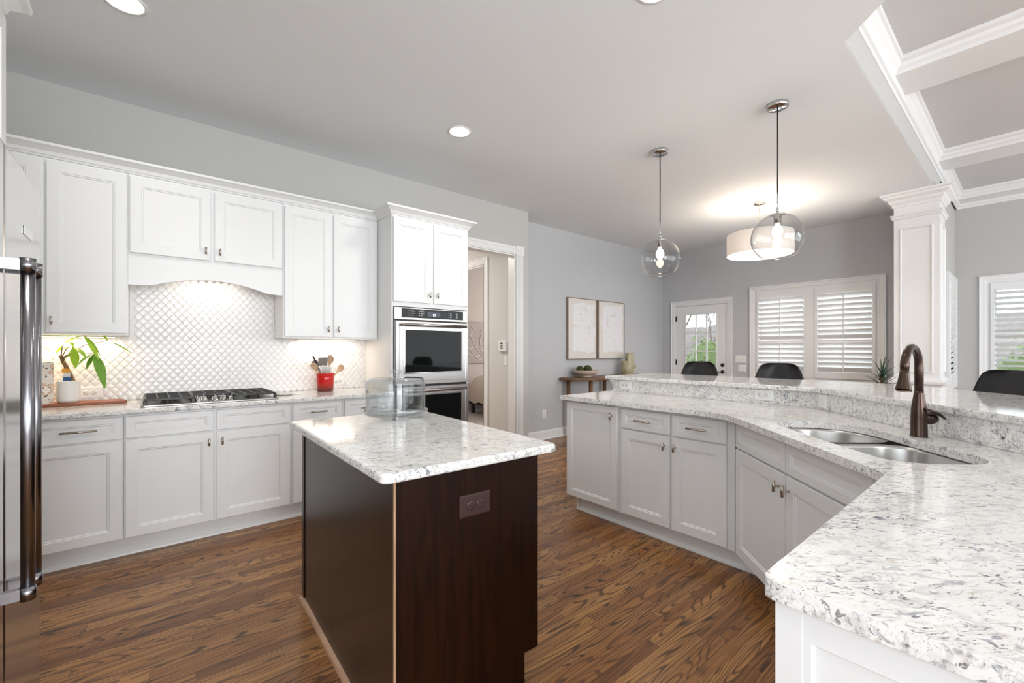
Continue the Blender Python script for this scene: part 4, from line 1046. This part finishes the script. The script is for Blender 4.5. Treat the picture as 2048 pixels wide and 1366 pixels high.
obj('rod', MB().tube([(dx_, dy_, CEIL-.02), (dx_, dy_, 2.60)], .007, 10), 'nickel', dl)
obj('shade', MB().lathe([(.355, 2.42-CEIL), (.355, 2.67-CEIL), (.352, 2.67-CEIL), (.352, 2.42-CEIL)], (dx_, dy_, CEIL), 64, cap=False), 'linen', dl)
sp_ = MB()
for i in range(3): sp_.tube([(dx_, dy_, 2.655), (dx_+.352*math.cos(i*2*PI/3), dy_+.352*math.sin(i*2*PI/3), 2.655)], .003, 6)
obj('spider', sp_, 'nickel', dl)
for i in range(3):
    t = i*2*PI/3+.5; obj('bulb', MB().lathe([(.012, .06), (.014, .045), (.028, .02), (.030, 0), (.016, -.022), (.001, -.026)], (dx_+.12*math.cos(t), dy_+.12*math.sin(t), 2.57), 16, cap=False), 'bulb', dl)
l = bpy.data.lights.new('drum_light', 'POINT'); l.energy = 15; l.color = (1, .87, .74); l.shadow_soft_size = .08
o = bpy.data.objects.new('drum_light', l); o.location = (dx_, dy_, 2.585); col.objects.link(o)

# recessed cans
def can(x, y, label, first=[None]):
    if first[0] is None:
        r = thing('recessed_downlight', label, 'downlight', (x, y, CEIL), group='round downlights in the kitchen ceiling')
        obj('trim_ring', MB().lathe([(.095, 0), (.095, -.003), (.082, -.006), (.076, -.004), (.075, .0)], (x, y, CEIL), 40, cap=False), 'trim', r)
        obj('lens', MB().lathe([(.001, -.0035), (.076, -.0035)], (x, y, CEIL), 40, cap=False), 'can', r)
        first[0] = r
    else: r = dup(first[0], (x, y, CEIL), label)
    l = bpy.data.lights.new('downlight_beam', 'SPOT'); l.energy = 12; l.color = (1, .955, .90); l.spot_size = math.radians(150); l.spot_blend = .8; l.shadow_soft_size = .055
    o = bpy.data.objects.new('downlight_beam', l); o.location = (x, y, CEIL-.02); col.objects.link(o)
can(1.95, 2.997, 'round recessed downlight in the ceiling in front of the oven tower')
can(-.087, 2.975, 'large-looking recessed downlight at the upper left of the ceiling')
can(1.917, 1.197, 'recessed downlight cut by the top edge of the picture')
can(-.085, 1.2, 'recessed downlight in the ceiling above the camera')

# ------------------------------------------------------------------ bar stools
def stool(x, y, rz, label):
    r = thing('bar_stool', label, 'bar stool', (x, y, 0), rz, group='black shell bar stools behind the bar')
    W_ = WM[r.name]; T = lambda a, d, z: tuple(W_ @ Vector((a, d, z)))
    # moulded shell: width and section along the profile from seat front to back top; +d is behind
    sec = [(-.20, .745, .17), (-.17, .762, .20), (-.08, .752, .225), (.02, .742, .232), (.10, .748, .232), (.155, .785, .236), (.185, .85, .238), (.205, .93, .232), (.218, 1.02, .196), (.226, 1.09, .172), (.230, 1.135, .148), (.231, 1.152, .118), (.231, 1.160, .085)]
    vs = []; m_ = 15
    for sgn in (0, 1):
        for i, (d, z, w) in enumerate(sec):
            up = min(1, max(0, (z-.74)/.12)); p0 = sec[max(0, i-1)]; p1 = sec[min(len(sec)-1, i+1)]; tx, tz = p1[0]-p0[0], p1[1]-p0[1]; L_ = math.hypot(tx, tz); nx, nz = tz/L_, -tx/L_
            for k in range(m_):
                u = -1+2*k/(m_-1); c_ = .055*abs(u)**2.4
                vs.append(T(w*u, d-c_*up*1.0+nx*.004*(1 if sgn else -1), z+c_*(1-up)*1.0+nz*.004*(1 if sgn else -1)))
    n_ = len(sec)*m_; fs = []
    for i in range(len(sec)-1):
        for k in range(m_-1):
            a = i*m_+k; fs += [(a, a+1, a+m_+1, a+m_), (n_+a, n_+a+m_, n_+a+m_+1, n_+a+1)]
    for i in range(len(sec)-1):
        for k in (0, m_-1): a = i*m_+k; fs.append((a, a+m_, n_+a+m_, n_+a))
    for k in range(m_-1):
        for i in (0, len(sec)-1): a = i*m_+k; fs.append((a, a+1, n_+a+1, n_+a))
    obj('seat_shell', MB().add(vs, fs, True), 'blackp', r)
    for sx in (-1, 1):
        for sy in (-1, 1): obj('leg', MB().tube([T(sx*.13, sy*.11, .74), T(sx*.20, sy*.19, 0.001)], [.013, .010], 10), 'blackm', r)
    obj('foot_rail', MB().tube([T(a, b, .28) for a, b in ((-.175, -.16), (.175, -.16), (.175, .16), (-.175, .16), (-.175, -.16))], .007, 8), 'blackm', r)
    return r
# +d of the stool points away from the bar
stool(4.10, 2.165, math.radians(-90), 'black shell bar stool in front of the glazed door')
stool(4.10, 1.445, math.radians(-90), 'black shell bar stool in front of the shuttered window')
stool(3.64, .22, math.radians(-135), 'black shell bar stool at the right edge of the picture')

# ------------------------------------------------------------------ breakfast area furniture
cs = thing('console_table', 'brown wooden console table with rounded corners against the pale wall', 'console table', (5.5, 4.25, 0))
ctop = roundpoly([(4.62, 4.47), (4.66, 4.22), (4.90, 4.02), (6.35, 4.02), (6.50, 4.22), (6.50, 4.47)], .06, 4)
obj('tabletop', MB().prism(ctop, .832, .872), 'walnut', cs, bevel=.010, seg=3)
for x, y in ((4.76, 4.40), (4.93, 4.12), (5.60, 4.40), (6.25, 4.12)): obj('leg', MB().tube([(x, y, .832), (x, y, .001)], [.030, .025], 14), 'walnut', cs)
bx, by = 5.0, 4.27
bw_ = obj('decorative_bowl', MB().lathe([(.001, .001), (.085, .001), (.088, .012), (.070, .022), (.130, .035), (.185, .065), (.198, .100), (.192, .103), (.170, .070), (.11, .045), (.001, .038)], (bx, by, .872), 40, cap=False), 'bowl')
tag(bw_, 'shallow speckled clay bowl holding moss balls on the console table', 'bowl')
for i, (qx, qy, qr, lb_) in enumerate(((-.095, .03, .058, 'dark green moss ball at the left side of the clay bowl'), (.0, -.05, .052, 'dark green moss ball in the middle of the clay bowl'), (.092, .045, .062, 'dark green moss ball at the right side of the clay bowl'))):
    prof = [(qr*math.sin(PI*k/12), -qr*math.cos(PI*k/12)) for k in range(13)]
    o = obj('moss_ball', MB().lathe(prof, (bx+qx, by+qy, .872+.052+qr), 20, cap=False), 'moss'); tag(o, lb_, 'moss ball', 'moss balls in the clay bowl')
vz = thing('carved_vase', 'pale carved vase with jagged rim on the console table beside the bar', 'vase', (6.03, 4.27, .872))
vb = MB(); nn = 40; vs = []
for j_, (r_, h_) in enumerate(((.085, .001), (.10, .02), (.095, .10), (.10, .18), (.105, .27), (.10, .36))):
    for i in range(nn):
        t = 2*PI*i/nn; rr_ = r_*(1+.05*math.sin(9*t+h_*20)); top_ = (h_ == .36); hh = h_-(.13 if top_ and math.cos(t-2.4) > .15 else 0)+(random.uniform(-.012, .012) if top_ else 0)
        if h_ == .27 and math.cos(t-2.4) > .15: hh = .21
        vs.append((6.03+rr_*math.cos(t), 4.27+rr_*math.sin(t), .872+hh))
vb.add(vs, [(j_*nn+i, j_*nn+(i+1) % nn, (j_+1)*nn+(i+1) % nn, (j_+1)*nn+i) for j_ in range(5) for i in range(nn)], True); vb.f.append(tuple(range(nn))); vb.sm.append(False)
vo = obj('vase_body', vb, 'drift', vz)
sm_ = vo.modifiers.new('thickness', 'SOLIDIFY'); sm_.thickness = .008
obj('carved_band', MB().tube([(5.90, 4.20, .925), (5.95, 4.16, .945), (6.03, 4.15, .955), (6.09, 4.165, .985), (6.15, 4.20, 1.03)], [.012, .018, .016, .018, .010], 10), 'drift', vz)

def picture(x0, x1, label):
    r = thing('framed_artwork', label, 'picture', ((x0+x1)/2, 4.49, 1.13), group='pair of framed cream artworks')
    obj('frame', MB().rings(TR, x0, x1, 1.132, 2.067, [(0, .001), (0, .042), (.010, .042), (.010, .012)], fill=False), 'frame', r)
    cn = obj('canvas', MB().box(x0+.012, x1-.012, .002, .034, 1.144, 2.055, TR), 'canvas', r)
    b = MB(); rnd = random.Random(int(x0*100)); w = x1-x0
    for j in range(9):
        for i in range(5):
            a = x0+w*.17+(i+rnd.uniform(-.25, .25))*w*.145; z = 1.235+(j+rnd.uniform(-.3, .3))*.083
            q = [(a, z), (a+w*rnd.uniform(.13, .2), z+rnd.uniform(-.015, .015)), (a+w*rnd.uniform(.13, .2), z+rnd.uniform(.08, .12)), (a+rnd.uniform(-.01, .01), z+rnd.uniform(.08, .12))]
            d = .0345+rnd.uniform(0, .004)
            b.prism(q, .034, d, lambda a, z, d: TR(a, d, z))
    obj('brush_strokes', b, 'stroke', cn)
picture(4.806, 5.470, 'framed cream artwork with white paint strokes, the left one of the pair')
picture(5.514, 6.201, 'framed cream artwork with white paint strokes, the right one above the vase')

# spiky plant by the window
sx_, sy_ = 5.95, 1.035
spk = thing('potted_dracaena', 'dark spiky potted plant beside the white column behind the bar', 'plant', (sx_, sy_, 0))
obj('planter', MB().lathe([(.001, .001), (.10, .001), (.14, .80), (.13, .80), (.12, .76), (.001, .76)], (sx_, sy_, 0), 28, cap=False), 'pot', spk)
obj('soil', MB().lathe([(.121, .765), (.001, .775)], (sx_, sy_, 0), 20, cap=False), 'soil', spk)
sb_ = MB(); rnd = random.Random(3)
for i in range(46):
    az = rnd.uniform(0, 2*PI); el = rnd.uniform(.15, 1.35); L = rnd.uniform(.20, .34)
    d = Vector((math.cos(az)*math.cos(el), math.sin(az)*math.cos(el), math.sin(el))); s = d.cross(Vector((0, 0, 1))).normalized(); p = Vector((sx_, sy_, .93+rnd.uniform(-.05, .10))); vs = []
    for k in range(6):
        t = k/5; c_ = p+d*L*t-Vector((0, 0, .07*t*t)); w = .009*(1-t)+.0008; vs += [c_-s*w, c_+s*w]
    sb_.add(vs, [(2*k, 2*k+1, 2*k+3, 2*k+2) for k in range(5)])
obj('spiky_leaves', sb_, 'spike', spk)
obj('stem', MB().tube([(sx_, sy_, .76), (sx_, sy_, 1.0)], .012, 8), 'bark', spk)

# bedroom glimpse
ar = thing('abstract_artwork', 'taupe canvas with pale looping line seen through the bedroom door', 'picture', (5.1, 7.6, 1.02))
cv = obj('canvas', MB().box(4.55, 5.66, 7.58, 7.615, 1.00, 1.86), 'artb', ar)
pth = []
for i in range(61):
    t = i/60*2*PI; pth.append((5.36+.20*math.sin(t)+.10*math.sin(3*t+1), 7.577, 1.42+.26*math.cos(t*1.5)+.10*math.sin(2*t)))
pth2 = [(5.33+.19*math.sin(2*PI*i/40), 7.577, 1.24+.12*math.cos(2*PI*i/40+.6)+.05*math.sin(4*PI*i/40)) for i in range(41)]
obj('drawn_line', MB().tube(pth, .006, 5).tube(pth2, .006, 5), 'line', cv)
be = thing('bed', 'bed with beige throw and black legs seen through the bedroom door', 'bed', (5.9, 6.8, 0))
mb = MB()
sec = [(4.98, .30, .40), (4.94, .42, .55), (4.98, .60, .72), (5.10, .74, .78), (5.35, .80, .80), (6.9, .80, .80)]
mb.box(5.0, 6.9, 6.15, 7.4, .28, .62)
obj('mattress', mb, 'bed', be, bevel=.06, seg=4)
tb_ = MB(); vs = []
for x, z0_, z1_ in ((4.93, .22, .45), (4.95, .25, .60), (5.05, .3, .72), (5.25, .35, .78), (5.8, .4, .74)):
    for i in range(9):
        y = 6.12+i*.16; vs.append((x+.02*math.sin(i*1.9), y, z1_+.02*math.sin(i*2.3+x*4)-(.35 if i in (0, 8) else 0)))
tb_.add([(4.95, 6.12+i*.16, .24+.03*math.sin(i*3)) for i in range(9)]+vs, [(r*9+i, r*9+i+1, (r+1)*9+i+1, (r+1)*9+i) for r in range(5) for i in range(8)], True)
obj('throw', tb_, 'bed', be)
obj('frame', MB().box(5.03, 6.9, 6.18, 7.38, .19, .28), 'blackm', be)
for x, y in ((5.08, 6.25), (5.08, 7.3), (6.8, 6.25), (6.8, 7.3)): obj('leg', MB().box(x-.03, x+.03, y-.03, y+.03, .004, .19), 'blackm', be)

# ------------------------------------------------------------------ outdoors
o = obj('lawn', MB().box(8.9, 70, -40, 50, -.5, -.35), 'grass'); o['kind'] = 'structure'; o.name = 'floor.003'
hm = MB(); vs = []; nx, ny = 8, 60; rnd = random.Random(5)
for i in range(nx+1):
    for j in range(ny+1):
        vs.append((38+i*3, -45+j*1.7, -.4+4.4*math.sin(min(1, i/4)*PI/2)+(rnd.uniform(-.5, .5) if i else 0)))
hm.add(vs, [(i*(ny+1)+j, i*(ny+1)+j+1, (i+1)*(ny+1)+j+1, (i+1)*(ny+1)+j) for i in range(nx) for j in range(ny)], True)
o = obj('wooded_slope', hm, 'hill'); tag(o, 'grey-brown leafless wooded slope far behind the trees', 'hill')
def tree(seed, h):
    rnd = random.Random(seed); b = MB()
    def br(p, d, L, r, n):
        q = p+d*L; m = p.lerp(q, .5)+Vector((rnd.uniform(-.06, .06), rnd.uniform(-.06, .06), 0))*L
        b.tube([p, m, q], [r, r*.85, r*.65], 6 if n > 2 else 4, cap=False)
        if n == 0: return
        for _ in range(3 if n > 1 else 2):
            nd = (d+Vector((rnd.uniform(-.85, .85), rnd.uniform(-.75, .75), rnd.uniform(-.1, .6)))).normalized()
            br(p.lerp(q, rnd.uniform(.6, 1)), nd, L*rnd.uniform(.6, .8), r*.55, n-1)
    br(Vector((0, 0, 0)), Vector((rnd.uniform(-.1, .1), rnd.uniform(-.1, .1), 1)).normalized(), h*.36, h*.0095, 4)
    return b
protos = []
for i, (x, y) in enumerate(((17, 7.2), (20.5, 11.2), (24, 11.4), (23, 7.5), (26, 14.6), (29.5, 17.5), (19, 4), (25, 2.6), (21, -1), (28, -3), (29, 8), (31, 13.0), (36, 11), (33.5, 20), (34, 4), (35, 15.6))):
    b = tree(i, 8.5+2*math.sin(i*2.1))
    b.v = [(p[0]+x, p[1]+y, p[2]-.36) for p in b.v]
    o = obj('bare_tree', b, 'trunk'); tag(o, 'bare leafless tree standing outside on the lawn beyond the windows', 'tree', 'bare trees outside')
def shrub(x, y, r, h, seed):
    rnd = random.Random(seed); b = MB()
    for i in range(420):
        u, v = rnd.uniform(0, 2*PI), math.acos(rnd.uniform(-.2, 1)); q = rnd.uniform(.65, 1.05)
        p = Vector((x+r*q*math.sin(v)*math.cos(u), y+r*q*math.sin(v)*math.sin(u), -.35+h*(.15+.85*q*max(0, math.cos(v))))); d = Vector((rnd.uniform(-1, 1), rnd.uniform(-1, 1), rnd.uniform(-.3, 1))).normalized(); s = d.cross(Vector((.3, .2, 1))).normalized(); L, w = .16, .05
        b.add([p, p+d*L*.5+s*w, p+d*L, p+d*L*.5-s*w], [(0, 1, 2, 3)])
    b.lathe([(r*.75, 0), (r*.8, h*.35), (r*.55, h*.75), (.001, h*.9)], (x, y, -.35), 14)
    o = obj('garden_shrub', b, 'bush'); tag(o, 'leafy green shrub growing outside beyond the windows', 'shrub', 'green shrubs outside')
for i, (x, y, r, h) in enumerate(((14.0, 7.85, .7, 1.75), (14.8, 6.45, .65, 1.6), (17.6, 8.6, .9, 2.3), (20.5, 9.2, .9, 2.3), (16.0, 9.6, .8, 1.9), (12.2, 5.75, .6, 1.0), (12.2, 1.9, .8, 1.6), (13.2, 0., .9, 1.8), (14.9, 2.7, .8, 1.6), (12.2, -1.9, .8, 1.7), (15.5, -1.9, .9, 2.0))): shrub(x, y, r, h, i)
hs = thing('porch_railing', 'dark porch railing and slate wall seen between the left shutter louvers', 'railing', (11.5, 4.4, -.35))
obj('siding', MB().box(13.5, 14, 3.9, 5.2, -.35, 1.55), 'house', hs)
for y in (3.55, 4.15, 4.75): obj('post', MB().box(11.0, 11.09, y, y+.09, -.35, 2.4), 'blackm', hs)
obj('rail', MB().box(11.02, 11.07, 3.55, 4.8, .55, .62), 'blackm', hs)
